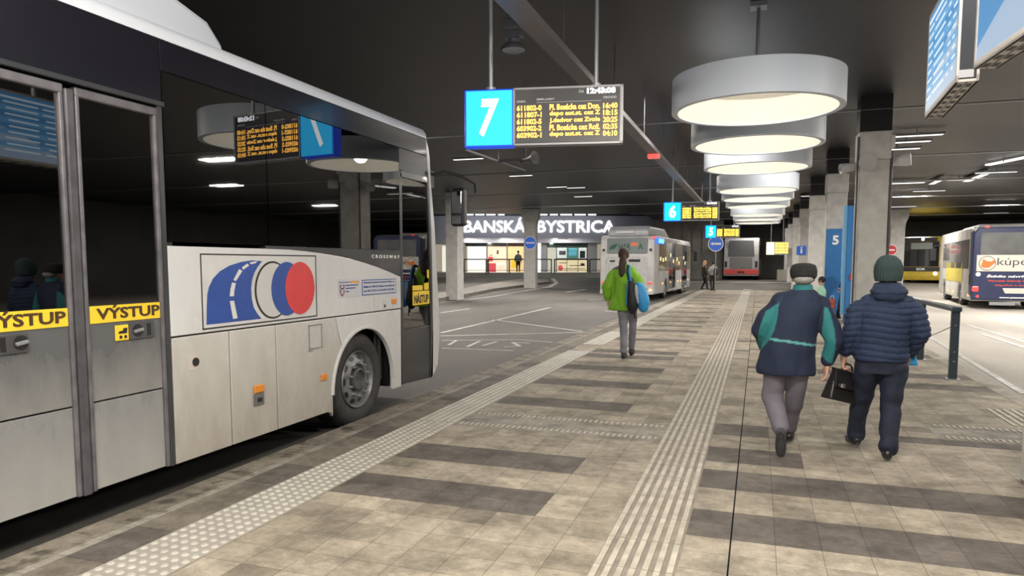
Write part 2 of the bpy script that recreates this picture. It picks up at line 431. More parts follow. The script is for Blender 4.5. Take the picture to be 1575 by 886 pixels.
g = G(); g.box(-.79, -.36, -2, 43, -.01, .003); base = g.build('trim_5', TACB); tag(base, kind='structure')
g = G()
for r in range(7):
    x = -.765 + .0625 * r
    y = 0.4
    while y < 43:
        L_ = .40 if y < 14 else 4
        g.box(x - .016, x + .016, y + .004, y + L_ - .004, .001, .009); y += L_
tag(g.build('trim_6', TACR), kind='structure')
g = G()
for (xa, xb, yc) in ((-2.78, -.80, 6.46), (-2.78, -.80, 6.95), (1.68, 2.8, 7.38), (1.68, 2.8, 7.88)):
    x = xa
    while x < xb:
        g.box(x, x + .022, yc - .05, yc + .05, .0005, .007); x += .055
for r in range(5): g.box(2.42 + r * .075, 2.45 + r * .075, 8.1, 9.0, .0005, .007)
tag(g.build('trim_7', TACR), kind='structure')

# road markings
LINE = mat('road_line_paint', (.38, .375, .36), .6, noise_amt=.45, noise_scale=5)
def line(pts, w=.12, name='trim_8'):
    g = G()
    for (a, b) in zip(pts, pts[1:]):
        a, b = Vector(a), Vector(b); d = (b - a); n = max(1, int(d.length / 2)); s = Vector((-d.y, d.x)).normalized() * w / 2
        for i in range(n):
            p = a + d * (i / n); q = a + d * ((i + 1) / n)
            c = [p - s, p + s, q + s, q - s]
            lo = [(k.x, k.y, gz(k.x, k.y) + .006) for k in c]
            g.add(lo, [(0, 1, 2, 3)])
    tag(g.build(name, LINE), kind='structure')
n_ = [8]
def mark(pix, Z=-.12, w=.12):
    n_[0] += 1
    line([P(x, y, Z=Z).xy for (x, y) in pix], w, 'trim_%d' % n_[0])
mark([(678, 512.4), (846, 473.3)]); mark([(758, 492), (896, 510)]); mark([(678, 517), (896, 511.5)])
mark([(678, 481.3), (722, 475)]); mark([(678, 466), (806, 451)]); mark([(806, 451), (845, 447), (856, 443), (850, 438.5)], w=.3)
mark([(680, 524), (800, 523), (850, 527)], w=.08); mark([(680, 536), (790, 540)], w=.08)
mark([(690, 531), (702, 524)], w=.07); mark([(718, 534), (738, 525)], w=.07); mark([(742, 532), (764, 526)], w=.07); mark([(775, 534), (800, 533), (788, 527), (815, 528)], w=.09)
mark([(905, 462), (940, 459)]); mark([(930, 478), (1000, 486)], w=.1); mark([(870, 452), (900, 449)], w=.25)
mark([(1488, 500), (1575, 526)], w=.12); mark([(1400, 500), (1575, 606)], w=.10)
g = G()
line([(-6.5, 50.5), (9, 50.5)], .35, 'trim_40')
line([(5.2, 20), (5.2, 17)], .12, 'trim_41')

# island on the left with its kerb
def island():
    pts = [P(640, 468, Z=-.12), P(682, 462.5, Z=-.12), P(760, 451, Z=-.12), P(822, 445.5, Z=-.12), P(846, 443, Z=-.10), P(838, 438.5, Z=0), P(800, 438, Z=0), P(748, 443, Z=0), P(690, 452, Z=-.05), P(640, 455, Z=-.05)]
    g = G(); n = len(pts)
    a = [Vector((p.x, p.y, gz(p.x, p.y) - .05)) for p in pts]; b = [Vector((p.x, p.y, gz(p.x, p.y) + .14)) for p in pts]
    g.add(a + b, [tuple(range(n, 2 * n))] + [(i, (i + 1) % n, (i + 1) % n + n, i + n) for i in range(n)])
    tag(g.build('trim_42', KERBM), kind='structure')
island()

# ================================================================== HALL: ceiling, beams, far wall
CEILM = mat('ceiling_dark', (.018, .018, .022), .45, noise_amt=.15, noise_scale=1.5)
g = G(); g.prism([(-34, -8), (26, -8), (26, 66), (-7.5, 66), (-7.5, 48.2), (-34, 39.1)], (0, 0, CEIL), (1, 0, 0), (0, 1, 0), (0, 0, .3))
tag(g.build('ceiling', CEILM), kind='structure')
BEAM = mat('beam_dark', (.05, .05, .055), .5)
n = 50
for Y in (16.1, 23.1, 30.1, 37.1, 44.1, 51.1):
    g = G(); g.cyl((-28 if Y < 40 else -7.5, Y - .28, CEIL - .28), (26, Y - .28, CEIL - .28), .022, n=8)
    tag(g.build('trim_%d' % n, GALV), kind='structure'); n += 1
WALLD = mat('far_wall', (.10, .098, .095), .7, noise_amt=.3, noise_scale=.6)
g = G(); g.box(-12, 26, 64, 64.3, -.2, CEIL)
tag(g.build('wall_far', WALLD), kind='structure')
g = G(); g.box(25.7, 26, -8, 64, -.3, CEIL)
tag(g.build('wall_right', WALLD), kind='structure')
g = G(); g.box(-8, -2.6, 57.5, 57.8, .2, CEIL)
for i in range(7): g.box(-7.9 + i * .75, -7.82 + i * .75, 57.42, 57.5, .2, 4.6)
tag(g.build('wall_back', mat('back_wall', (.28, .27, .25), .7, noise_amt=.3, noise_scale=1.0)), kind='structure')
g = G(); g.box(1.3, 5.5, 54, 54.5, .2, 1.15)
tag(g.build('trim_70', mat('low_wall', (.42, .39, .34), .7, noise_amt=.2)), kind='structure')
# long cable duct under the ceiling
a1, a2 = P(750, 0, X=-2.45), P(1085, 310, X=-2.2)
g = G(); g.box(-2.25, -2.05, 3.5, 31, 3.90, 3.98)
for i in range(9): g.cyl((-2.15, 5 + 3 * i, 3.97), (-2.15, 5 + 3 * i, CEIL - .004), .01, n=6)
o = g.build('cable_duct', mat('duct_grey', (.16, .15, .16), .5, .3)); tag(o, 'long grey cable duct hanging lengthwise under the dark ceiling', 'duct')
g = G(); g.box(-2.27, -2.03, 15.3, 15.5, 3.82, 3.90); o = g.build('warning_lamp', mat('red_plastic', (.5, .05, .05), .4, emit=(1, .15, .12), es=.7)); tag(o, 'small red lamp box fixed under the cable duct', 'lamp')

# ------------------------------------------------------------------ concrete columns
def column(x, y, w, d, z0, z1, label, flare=False, group='concrete columns along the platform'):
    r = empty('column', (x + w / 2, y + d / 2, z0), label, 'column', group)
    if flare:
        g = G(); n = 0
        hs = [(z0, 1), (z1 - 1.1, 1), (z1 - .75, 1.12), (z1 - .5, 1.42), (z1, 1.42)]
        cx, cy = x + w / 2, y + d / 2
        vs = []; fs = []
        for (z, s) in hs: vs += [(cx - w / 2 * s, cy - d / 2, z), (cx + w / 2 * s, cy - d / 2, z), (cx + w / 2 * s, cy + d / 2, z), (cx - w / 2 * s, cy + d / 2, z)]
        for j in range(len(hs) - 1): fs += [(4 * j + i, 4 * j + (i + 1) % 4, 4 * j + 4 + (i + 1) % 4, 4 * j + 4 + i) for i in range(4)]
        fs += [(3, 2, 1, 0), tuple(4 * (len(hs) - 1) + i for i in range(4))]
        g.add(vs, fs); g.build('shaft', CONCRETE, r, bevel=.015)
    else:
        g = G(); g.box(x, x + w, y, y + d, z0, z1 - .55); g.build('shaft', CONCRETE, r, bevel=.02)
        g = G(); g.box(x - .02, x + w + .02, y - .02, y + d + .02, z1 - .55, z1 - .001); g.build('capital', CONCRETE, r, bevel=.02)
        g = G(); g.box(x - .01, x + w + .01, y, y + d, z1, CEIL); g.build('head', mat('head_black', (.012, .012, .014), .8), r)
    return r
col_labels = {6.05: 'nearest bare concrete column at the edge of the picture beside the hanging screens', 15.8: 'tall square concrete column with loudspeakers, behind the man in the knitted hat',
              22.8: 'concrete column behind the blue panel with the number five', 29.8: 'concrete column just behind the blue panel column, with dark stripe beside it',
              36.8: 'fourth concrete column along the platform, carrying a small blue information sign', 43.8: 'slim far concrete column beyond the blue information sign'}
for y, lab in col_labels.items():
    column(1.875 if y < 10 else 1.85, y - (.5 if y < 10 else 0), .55, .55, 0 if y < 44 else -.1, 4.2, lab)
column(1.85, 50.8, .55, .55, gz(1.85, 50.8), 4.2, 'far concrete column next to the yellow lit departure board')
column(1.85, 57.0, .55, .55, .3, 4.2, 'farthest concrete column in the platform row before the back wall')
p = P(686, 456, D=33.5); column(p.x, p.y, .60, .75, gz(p.x, p.y) - .05, CEIL, 'broad concrete column on the island just past the bus mirror', False, 'concrete columns on the island')
p = P(815, 441, D=43.5); C815 = p.y; column(p.x - .4, p.y, .75, .5, p.z - .1, CEIL, 'concrete column flaring at the top with a round blue arrow sign', True, 'concrete columns on the island')
p = P(1372, 436, D=44); C1372 = p.y; column(p.x - .2, p.y, .8, .8, p.z - .2, CEIL, 'white painted flared column behind the no entry sign', True, 'white columns on the right road')

# ================================================================== THE BUS AT THE KERB
BX = -3.85
WHP = dirty('white_upper_panel', (.60, .61, .63), (.42, .39, .34), -.2, 1.6, .35, .55)
SKP = dirty('dirty_skirt', (.50, .49, .47), (.27, .24, .195), .0, 1.25, .45, .95)
DOORP = dirty('door_plastic', (.10, .105, .11), (.27, .265, .255), .55, 1.25, .5, .95)
DOORL = dirty('door_lower', (.20, .205, .21), (.34, .33, .315), .1, .85, .5, .9)
CANT = mat('cant_panel', (.008, .008, .013), .25, coat=.12, spec=.3)
ROOFM = mat('roof_white', (.62, .66, .74), .35)
bus = empty('bus', (-5.12, 2.2, -.12), 'large white regional bus with blue road logo, black windows and dirty skirt, at the kerb', 'bus')
U, V_ = (0, 1, 0), (0, 0, 1)
def side(poly, x0=BX, t=.035):  # outline in (y,z) on the kerb side, thickness inwards
    g = G(); g.prism(poly, (x0, 0, 0), U, V_, (-t, 0, 0)); return g
YR = -3.9   # rear end
# skirt panels with the wheel arch cut out
def arch(a0, a1, r=.60, c=(6.43, .33), n=20): return [(c[0] + r * math.cos(math.radians(a0 + (a1 - a0) * i / (n - 1))), c[1] + r * math.sin(math.radians(a0 + (a1 - a0) * i / (n - 1)))) for i in range(n)]
gap = .006
for (a, b, z0) in ((3.86, 4.44, .18), (4.44, 5.00, .18), (-3.9, 2.44, .18)):
    side([(a + gap, z0), (b - gap, z0), (b - gap, 1.078), (a + gap, 1.078)]).build('skirt_panel', SKP, bus, bevel=.006)
side([(5.006, .18), (5.74, .18), (5.80, .16), (5.83, .12)] + arch(195, 180, n=3)[0:0] + [(5.832, .30)] + arch(178, 135, n=8) + [(5.90, 1.078), (5.006, 1.078)]).build('skirt_panel', SKP, bus, bevel=.006)
side([(5.91, 1.078)] + arch(133, -2, n=26) + [(7.03, .185), (7.225, .185), (7.235, 1.078)]).build('arch_panel', WHP, bus, bevel=.006)
# arch lip, raised rim around the wheel
g = G(); c = (6.43, .33)
ring = [(c[0] + r * math.cos(math.radians(t)), c[1] + r * math.sin(math.radians(t))) for r, seq in ((.625, range(0, 181, 6)), (.592, range(180, -1, -6))) for t in seq]
g.prism(ring, (BX + .018, 0, 0), U, V_, (-.05, 0, 0)); g.build('arch_lip', WHP, bus, bevel=.005)
# upper white panel with the falling curve at its front end
curve = [(7.235, 1.445), (7.0, 1.50), (6.71, 1.562), (6.45, 1.605), (6.2, 1.642), (5.95, 1.670), (5.7, 1.692), (5.45, 1.708), (5.2, 1.718), (4.9, 1.72)]
side([(3.86, 1.09), (7.235, 1.09)] + curve + [(3.86, 1.72)], BX + .003).build('side_panel', WHP, bus, bevel=.004)
side([(YR, 1.09), (2.44, 1.09), (2.44, 1.72), (YR, 1.72)], BX + .003).build('side_panel', WHP, bus, bevel=.004)
# black band between the curve and the windows
side([(4.9, 1.722), (5.2, 1.721), (5.45, 1.711), (5.7, 1.695), (5.95, 1.673), (6.2, 1.645), (6.45, 1.608), (6.71, 1.565), (7.0, 1.503), (7.235, 1.448), (7.235, 1.745), (4.9, 1.745)], BX).build('black_band', DGREY, bus)
# glazing
for (a, b) in ((3.87, 4.935), (4.945, 7.23)):
    side([(a, 1.748), (b, 1.748), (b, 2.895), (a, 2.895)], BX, .008).build('window', GLASS, bus)
side([(YR + .1, 1.748), (2.43, 1.748), (2.43, 2.895), (YR + .1, 2.895)], BX, .008).build('window', GLASS, bus)
g = G(); g.box(BX - .06, BX - .012, 4.90, 4.985, 1.74, 2.9); g.box(BX - .06, BX - .012, 6.30, 6.34, 1.74, 2.9); g.box(BX - .06, BX - .012, 7.14, 7.24, 1.74, 2.9); g.box(BX - .07, BX - .012, 3.83, 3.92, 1.1, 2.9)
g.box(BX - .05, BX - .011, 3.9, 7.2, 2.62, 2.655)
g.build('window_post', BLACK, bus)
side([(3.86, 2.90), (8.0, 2.90), (7.955, 3.105), (3.86, 3.105)], BX + .002).build('cant_panel', CANT, bus, bevel=.004)
side([(YR, 2.68), (3.855, 2.68), (3.855, 3.105), (YR, 3.105)], BX + .002).build('cant_panel', CANT, bus, bevel=.004)
side([(7.235, 2.66), (8.03, 2.60), (8.0, 2.895), (7.235, 2.895)], BX + .001).build('cant_panel', CANT, bus)
# roof with rounded rail
g = G(); prof = [(-3.845, 3.108), (-3.85, 3.16), (-3.89, 3.215), (-3.98, 3.25), (-4.4, 3.27), (-5.12, 3.28)]
prof = prof + [(-10.24 - x, z) for (x, z) in prof[::-1][1:]]
g.prism(prof, (0, YR, 0), (1, 0, 0), (0, 0, 1), (0, 11.83, 0)); g.build('roof', ROOFM, bus, smooth='auto')
g = G(); g.prism([(YR + .3, 3.2), (4.95, 3.2), (4.95, 3.40), (4.78, 3.55), (4.3, 3.66), (YR + .5, 3.68), (YR + .3, 3.5)], (-4.25, 0, 0), U, V_, (-1.7, 0, 0))
g.build('roof_air_unit', ROOFM, bus, bevel=.04)
# front end: curved mask
pr = [(7.925, 3.10), (7.99, 3.0), (8.02, 2.9), (8.05, 2.6), (8.10, 2.3), (8.145, 2.05), (8.18, 1.7), (8.21, 1.39), (8.245, 1.1), (8.268, .81), (8.25, .55), (8.2, .31), (8.11, .22), (8.01, .17)]
g = G(); nt_ = 17; vs = []
for (y, z) in pr:
    for i in range(nt_):
        t = -1 + 2 * i / (nt_ - 1); vs.append((-5.12 + 1.27 * t, y + .28 * (1 - t ** 4), z))
fs = [(j * nt_ + i, j * nt_ + i + 1, (j + 1) * nt_ + i + 1, (j + 1) * nt_ + i) for j in range(len(pr) - 1) for i in range(nt_ - 1)]
g.add(vs, fs); g.build('front_mask', WHP, bus, smooth=True)
side([(8.055, .175)] + [(y, z) for (y, z) in pr[::-1]][0:] + [(7.93, 3.0), (8.0, 2.55), (8.06, 2.0), (8.075, 1.4), (8.08, .8)], BX + .004).build('front_pillar', WHP, bus)
g = G(); g.box(-6.0, -4.2, 8.40, 8.53, 1.25, 2.95); g.build('windscreen', GLASS, bus)
# far side, rear and floor
g = G(); g.box(-6.40, -6.36, YR, 8.0, .18, 1.72); g.build('far_side_panel', WHP, bus)
g = G(); g.box(-6.40, -6.385, YR, 8.0, 1.72, 2.85); g.build('far_window', GLASS, bus)
g = G(); g.box(-6.4, -3.89, YR - .02, YR, .2, 3.2); g.build('rear_panel', WHP, bus)
g = G(); g.box(-6.36, -3.9, YR, 2.4, .60, .66); g.box(-6.36, -3.92, 2.4, 5.6, .40, .46); g.box(-6.36, -3.92, 7.15, 8.05, .40, .46)
g.box(-6.36, -3.92, 5.6, 7.15, .98, 1.03); g.box(-6.36, -6.3, YR, 8, .3, 1.75); g.box(-6.36, -5.3, 5.6, 7.15, -.02, .3); g.box(-5.6, -4.9, YR, 5.6, .1, .42); g.box(-6.34, -3.95, 5.62, 5.66, .2, .98); g.box(-6.34, -3.95, 7.1, 7.14, .2, .98)
g.box(-4.5, -4.45, 5.65, 7.1, .1, .98); g.box(-6.3, -3.95, YR, 8.0, 2.92, 2.96)
g.build('chassis_floor', BLACK, bus)
INNER = mat('interior_grey', (.16, .165, .17), .6)
SEATM = mat('seat_cloth', (.06, .07, .10), .9, noise_amt=.3)
for (sx, sy) in ((-4.75, 4.0), (-4.3, 4.0), (-4.75, 4.85), (-4.3, 4.85), (-4.3, 1.6), (-4.75, 1.6), (-6.0, 2.6), (-5.6, 2.6), (-6.0, 3.5), (-5.6, 3.5), (-6.0, 4.4), (-5.6, 4.4), (-5.9, 6.6), (-4.3, 5.7), (-4.75, 5.7)):
    g = G(); zf = .5; g.box(sx - .2, sx + .2, sy, sy + .42, zf + .38, zf + .48); g.box(sx - .2, sx + .2, sy - .06, sy + .05, zf + .42, zf + 1.12); g.box(sx - .13, sx + .13, sy - .05, sy + .04, zf + 1.12, zf + 1.3); g.box(sx - .05, sx + .05, sy + .1, sy + .3, zf - .05, zf + .4)
    g.build('seat', SEATM, bus, bevel=.04)
g = G()
for yy in (2.46, 3.9): g.cyl((-4.4, yy, .46), (-4.4, yy, 2.92), .017, n=8)
g.cyl((-4.4, 3.9, 1.35), (-3.98, 3.9, 1.35), .017, n=8)
g.build('grab_rail', mat('rail_yellow', (.5, .4, .08), .4), bus)

# middle door: two leaves
def leaf(y0, y1):
    d = G(); d.prism([(y0, .19), (y1, .19), (y1, .735), (y0, .735)], (BX - .012, 0, 0), U, V_, (-.03, 0, 0))
    d = d.build('door_leaf', DOORL, bus, bevel=.004)
    g = side([(y0, .745), (y1, .745), (y1, 1.235), (y0, 1.235)], BX - .010); g.build('door_panel', DOORP, d, bevel=.004)
    g = side([(y0, 1.235), (y1, 1.235), (y1, 2.60), (y0, 2.60)], BX - .016, .008); g.build('door_glass', GLASS, d)
    # frame
    g = G()
    g.prism([(y0 - .03, .185), (y0, .185), (y0, 2.60), (y0 - .03, 2.60)], (BX + .004, 0, 0), U, V_, (-.05, 0, 0))
    g.prism([(y1, .185), (y1 + .03, .185), (y1 + .03, 2.60), (y1, 2.60)], (BX + .004, 0, 0), U, V_, (-.05, 0, 0))
    g.prism([(y0 - .03, 2.585), (y1 + .03, 2.585), (y1 + .03, 2.64), (y0 - .03, 2.64)], (BX + .006, 0, 0), U, V_, (-.05, 0, 0))
    g.build('door_frame', FRAME, d, bevel=.008)
    g = side([(y0 + .005, 1.229), (y1 - .005, 1.229), (y1 - .005, 1.336), (y0 + .005, 1.336)], BX - .004, .01); s = g.build('yellow_band', YELLOW, d); s['label'] = 'yellow exit band'
    g = G(); w = .49; text(g, 'VÝSTUP', (BX - .003, (y0 + y1) / 2 - w / 2 + .02, 1.250), U, V_, w=w, h=.088, bold=.028, depth=.002); g.build('lettering', mat('brown_black_ink', (.05, .025, .01), .5), d)
    return d
l1 = leaf(2.53, 3.10); l2 = leaf(3.235, 3.785)
g = G(); g.box(BX - .06, BX + .012, 3.135, 3.195, .18, 2.62); g.build('door_seal', mat('door_seal_grey', (.07, .07, .08), .4, noise_amt=.4), bus, bevel=.01)
g = G(); g.box(BX - .06, BX + .006, 3.815, 3.858, .18, 2.66); g.box(BX - .06, BX + .018, 2.4, 3.87, 2.655, 2.69); g.box(BX - .06, BX + .006, 2.44, 2.50, .18, 2.66); g.build('door_surround', DGREY, bus, bevel=.006)
def knobplate(d, yk, ys):
    g = G(); g.box(BX - .012, BX + .002, min(yk, ys) - .065, max(yk, ys) + .045, 1.10, 1.215); p = g.build('emergency_plate', mat('grey_plastic', (.06, .06, .065), .5, noise_amt=.3), d, bevel=.01)
    g = G(); g.cyl((BX + .001, yk, 1.16), (BX + .004, yk, 1.16), .042, n=24); g.build('knob_well', BLACK, d)
    g = G(); g.obox((BX + .010, yk, 1.16), (.010, 0, 0), (0, .036, .006), (0, -.002, .010)); g.build('knob', GALV, d, bevel=.004)
    g = G(); g.box(BX + .001, BX + .004, ys - .015, ys + .015, 1.12, 1.20); g.build('slot', BLACK, d)
knobplate(l2, 3.585, 3.675); knobplate(l1, 2.80, 2.70)
g = G(); g.box(BX - .008, BX + .001, 3.415, 3.515, 1.105, 1.205); pic = g.build('pram_sign', YELLOW, l2, bevel=.004)
g = G(); x = BX + .002
g.prism([(3.435, 1.15), (3.50, 1.15), (3.505, 1.185), (3.475, 1.185), (3.47, 1.17), (3.44, 1.165)], (x, 0, 0), U, V_, (-.004, 0, 0))
for yy in (3.452, 3.488): g.cyl((x - .003, yy, 1.128), (x + .001, yy, 1.128), .011, n=12)
g.build('pram_mark', TEXTK, l2)

# front door
fd = side([(7.26, .20), (8.045, .165), (8.075, .83), (7.26, .83)], BX - .012); fd = fd.build('front_door', DGREY, bus, bevel=.006)
side([(7.30, .835), (8.02, .835), (8.03, 1.4), (8.02, 2.0), (7.98, 2.55), (7.30, 2.6)], BX - .016, .008).build('front_door_glass', GLASS, fd)
g = G(); g.prism([(7.245, .20), (7.30, .20), (7.30, 2.6), (7.245, 2.66)], (BX + .002, 0, 0), U, V_, (-.05, 0, 0)); g.prism([(8.0, .165), (8.075, .165), (8.08, .83), (8.07, 1.4), (8.055, 2.0), (8.0, 2.58), (7.95, 2.58), (8.0, 2.0), (8.015, 1.4), (8.02, .83)], (BX + .002, 0, 0), U, V_, (-.05, 0, 0)); g.box(BX - .05, BX + .002, 7.25, 8.0, 2.575, 2.65); g.build('front_door_frame', DGREY, fd, bevel=.006)
side([(7.56, 1.10), (8.005, 1.10), (8.005, 1.265), (7.56, 1.265)], BX - .010, .004).build('yellow_sticker', YELLOW, fd)
side([(7.56, 1.275), (7.82, 1.275), (7.82, 1.335), (7.56, 1.335)], BX - .010, .004).build('yellow_sticker', YELLOW, fd)
side([(7.87, 1.275), (7.99, 1.275), (7.99, 1.42), (7.95, 1.42), (7.95, 1.52), (7.99, 1.52), (8.0, 1.53), (8.0, 1.36), (7.87, 1.36)], BX - .010, .004).build('yellow_sticker', YELLOW, fd)
g = G(); text(g, 'NÁSTUP', (BX - .009, 7.59, 1.118), U, V_, w=.385, h=.125, bold=.03, depth=.002); g.build('lettering', TEXTK, fd)
g = G(); g.box(-4.12, -4.1, 7.5, 7.66, 1.5, 1.7); g.build('ticket_screen', emis('ticket_light', (.45, .7, 1), 2.2), bus)
g = G(); g.box(-4.2, -4.122, 7.46, 7.76, 1.42, 1.86); g.build('ticket_machine', mat('ticket_blue', (.1, .3, .5), .4), bus, bevel=.02)
# maker's lettering on the black band
g = G(); text(g, 'C R O S S W A Y', (BX + .001, 6.60, 1.655), U, V_, w=.62, h=.036, bold=.02, depth=.002); g.build('lettering', TEXTW, bus)

# logo panel
lx = BX + .006
g = G(); g.box(BX, lx, 4.155, 5.592, 1.112, 1.672); lg = g.build('logo_panel', mat('logo_white', (.58, .58, .58), .4, noise_amt=.08), bus)
g = G()
for (a, b, c_, d_) in ((4.155, 5.592, 1.112, 1.122), (4.155, 5.592, 1.662, 1.672), (4.155, 4.166, 1.112, 1.672), (5.581, 5.592, 1.112, 1.672)): g.box(lx, lx + .002, a, b, c_, d_)
g.build('logo_border', TEXTK, lg)
LBLUE = mat('logo_blue', (.018, .065, .30), .4, noise_amt=.15, noise_scale=12); LRED = mat('logo_red', (.62, .045, .05), .35, noise_amt=.1)
def lp(px): return [tuple(P(300 + x / 6.33, 380 + y / 6.33, X=BX).yz) for (x, y) in px]
def decal(pts, m, name, dx, par=lg):
    g = G(); g.prism(pts, (lx + dx, 0, 0), U, V_, (-.0015, 0, 0)); return g.build(name, m, par)
road = [(105, 757), (107, 560), (112, 460), (128, 390), (165, 310), (235, 235), (330, 180), (440, 145), (540, 130), (645, 137), (605, 190), (570, 250), (548, 320), (538, 400), (545, 500), (565, 590), (600, 650), (640, 697)]
decal(lp(road), LBLUE, 'logo_road', .002)
for d in ([(330, 525), (370, 522), (405, 692), (362, 700)], [(330, 480), (336, 410), (352, 345), (388, 352), (374, 420), (369, 478)], [(366, 320), (420, 215), (452, 232), (388, 332)], [(446, 200), (500, 160), (518, 180), (462, 220)], [(520, 150), (600, 136), (580, 158), (535, 168)]):
    decal(lp(d), mat('logo_dash', (.62, .62, .62), .4), 'logo_dash', .0035)
def oval(cx, cy, rx, ry): return lp([(cx + rx * math.cos(t * math.pi / 24), cy + ry * math.sin(t * math.pi / 24)) for t in range(48)])
decal(oval(745, 417, 172, 280), TEXTK, 'logo_ring', .003); decal(oval(748, 418, 158, 262), mat('logo_grey', (.52, .52, .52), .4), 'logo_disc', .0045)
decal(oval(882, 405, 150, 260), LBLUE, 'logo_disc', .006); decal(oval(1010, 398, 142, 254), LRED, 'logo_disc', .0075)
# stickers
STK = mat('sticker_white', (.50, .51, .55), .4)
g = G(); g.box(BX, lx, 5.95, 6.35, 1.262, 1.445); s1 = g.build('sticker', STK, bus)
g = G(); text(g, 'Na túto dopravu', (lx + .001, 5.965, 1.405), U, V_, w=.20, h=.016, bold=.02, depth=.001); text(g, 'BANSKOBYSTRICKÝ', (lx + .001, 6.08, 1.375), U, V_, w=.24, h=.018, bold=.02, depth=.001); text(g, 'SAMOSPRÁVNY', (lx + .001, 6.08, 1.345), U, V_, w=.19, h=.018, bold=.02, depth=.001); text(g, 'KRAJ', (lx + .001, 6.08, 1.310), U, V_, w=.06, h=.018, bold=.02, depth=.001); g.build('small_print', LBLUE, s1)
g = G(); g.box(lx, lx + .002, 6.17, 6.335, 1.405, 1.422); g.build('orange_bar', mat('orange_ink', (.7, .3, .03), .5), s1)
g = G(); g.prism([(5.975, 1.39), (6.06, 1.39), (6.06, 1.32), (6.045, 1.29), (6.018, 1.272), (5.99, 1.29), (5.975, 1.32)], (lx + .002, 0, 0), U, V_, (-.001, 0, 0)); g.build('shield', mat('shield_ink', (.25, .09, .15), .5), s1)
g = G(); g.box(lx + .002, lx + .003, 6.0, 6.035, 1.30, 1.385); g.box(lx + .002, lx + .003, 5.985, 6.05, 1.345, 1.36); g.build('shield_cross', STK, s1)
g = G(); g.box(BX, lx, 6.392, 7.112, 1.268, 1.43); s2 = g.build('sticker', LBLUE, bus)
g = G(); g.box(lx, lx + .001, 6.402, 7.102, 1.277, 1.421); g.build('sticker_face', STK, s2)
g = G()
for i, t_ in enumerate(('Slovenská autobusová doprava Zvolen, a.s.', 'Balkán 53, 960 95 Zvolen, www.sadzv.sk', 'tel.: 045 / 52 53 111, fax: 045 / 53 20 201')): text(g, t_, (lx + .002, 6.42, 1.385 - i * .043), U, V_, w=(.66, .66, .64)[i], h=.026, bold=.03, depth=.001)
g.build('small_print', LBLUE, s2)
# lamps, flaps and seams
AMB = mat('amber_lens', (.65, .22, .02), .25, coat=.5)
def amber(y, z, w=.085, h=.055):
    g = G(); g.box(BX, BX + .018, y - w / 2, y + w / 2, z - h / 2, z + h / 2); g.build('marker_lamp', AMB, bus, bevel=.008)
amber(4.755, .575, .12, .065); amber(5.675, .53, .09, .06); amber(7.06, 1.18, .10, .065)
g = G(); g.box(BX, BX + .008, 4.69, 4.82, .435, .535); fl = g.build('socket_plate', mat('grey_plastic2', (.12, .12, .115), .5), bus, bevel=.006)
g = G(); g.box(BX + .008, BX + .012, 4.735, 4.79, .465, .50); g.build('socket', BLACK, fl)
g = G(); g.cyl((BX, 4.08, .885), (BX + .008, 4.08, .885), .032, n=20); lk = g.build('lock', BLACK, bus)
g = G(); g.prism([(4.02, .83), (4.06, .82), (4.10, .84), (4.125, .885), (4.10, .935), (4.06, .95), (4.02, .94)], (BX + .003, 0, 0), U, V_, (-.003, 0, 0)); g.build('lock_sticker', mat('lock_sticker', (.52, .46, .42), .5), bus)
g = G()
for (a, b, c_, d_) in ((5.46, 5.665, 1.03, 1.038), (5.46, 5.665, .815, .823), (5.46, 5.468, .815, 1.038), (5.657, 5.665, .815, 1.038)): g.box(BX, BX + .008, a, b, c_, d_)
g.box(BX, BX + .012, 5.455, 5.50, .80, .83); g.build('filler_flap_frame', GALV, bus)
g = G(); g.box(BX, BX + .006, 6.81, 6.87, 1.10, 1.215); g.build('latch', STK, bus); g = G(); g.box(BX + .006, BX + .01, 6.84, 6.87, 1.12, 1.15); g.build('latch', BLACK, bus)
# mirror
g = G(); g.tube([(-3.95, 8.12, 2.68), (-3.72, 8.18, 2.74), (-3.60, 8.50, 2.70), (-3.53, 8.72, 2.64), (-3.53, 8.74, 2.52)], .018); g.obox((-3.92, 8.12, 2.64), (.06, 0, 0), (0, .05, 0), (0, 0, .1)); mi = g.build('mirror_arm', BLACK, bus)
a = P(694, 292, Y=8.72); b = P(713, 348, Y=8.72)
g = G(); g.box(a.x, b.x + .02, 8.68, 8.82, b.z, a.z + .02); g.build('mirror_housing', BLACK, mi, bevel=.04, seg=4)
g = G(); g.box(a.x + .025, b.x - .01, 8.668, 8.685, b.z + .17, a.z - .03); g.box(a.x + .025, b.x - .01, 8.668, 8.685, b.z + .03, b.z + .14); g.build('mirror_glass', mat('mirror', (.25, .25, .27), .05, 1), mi, bevel=.003)

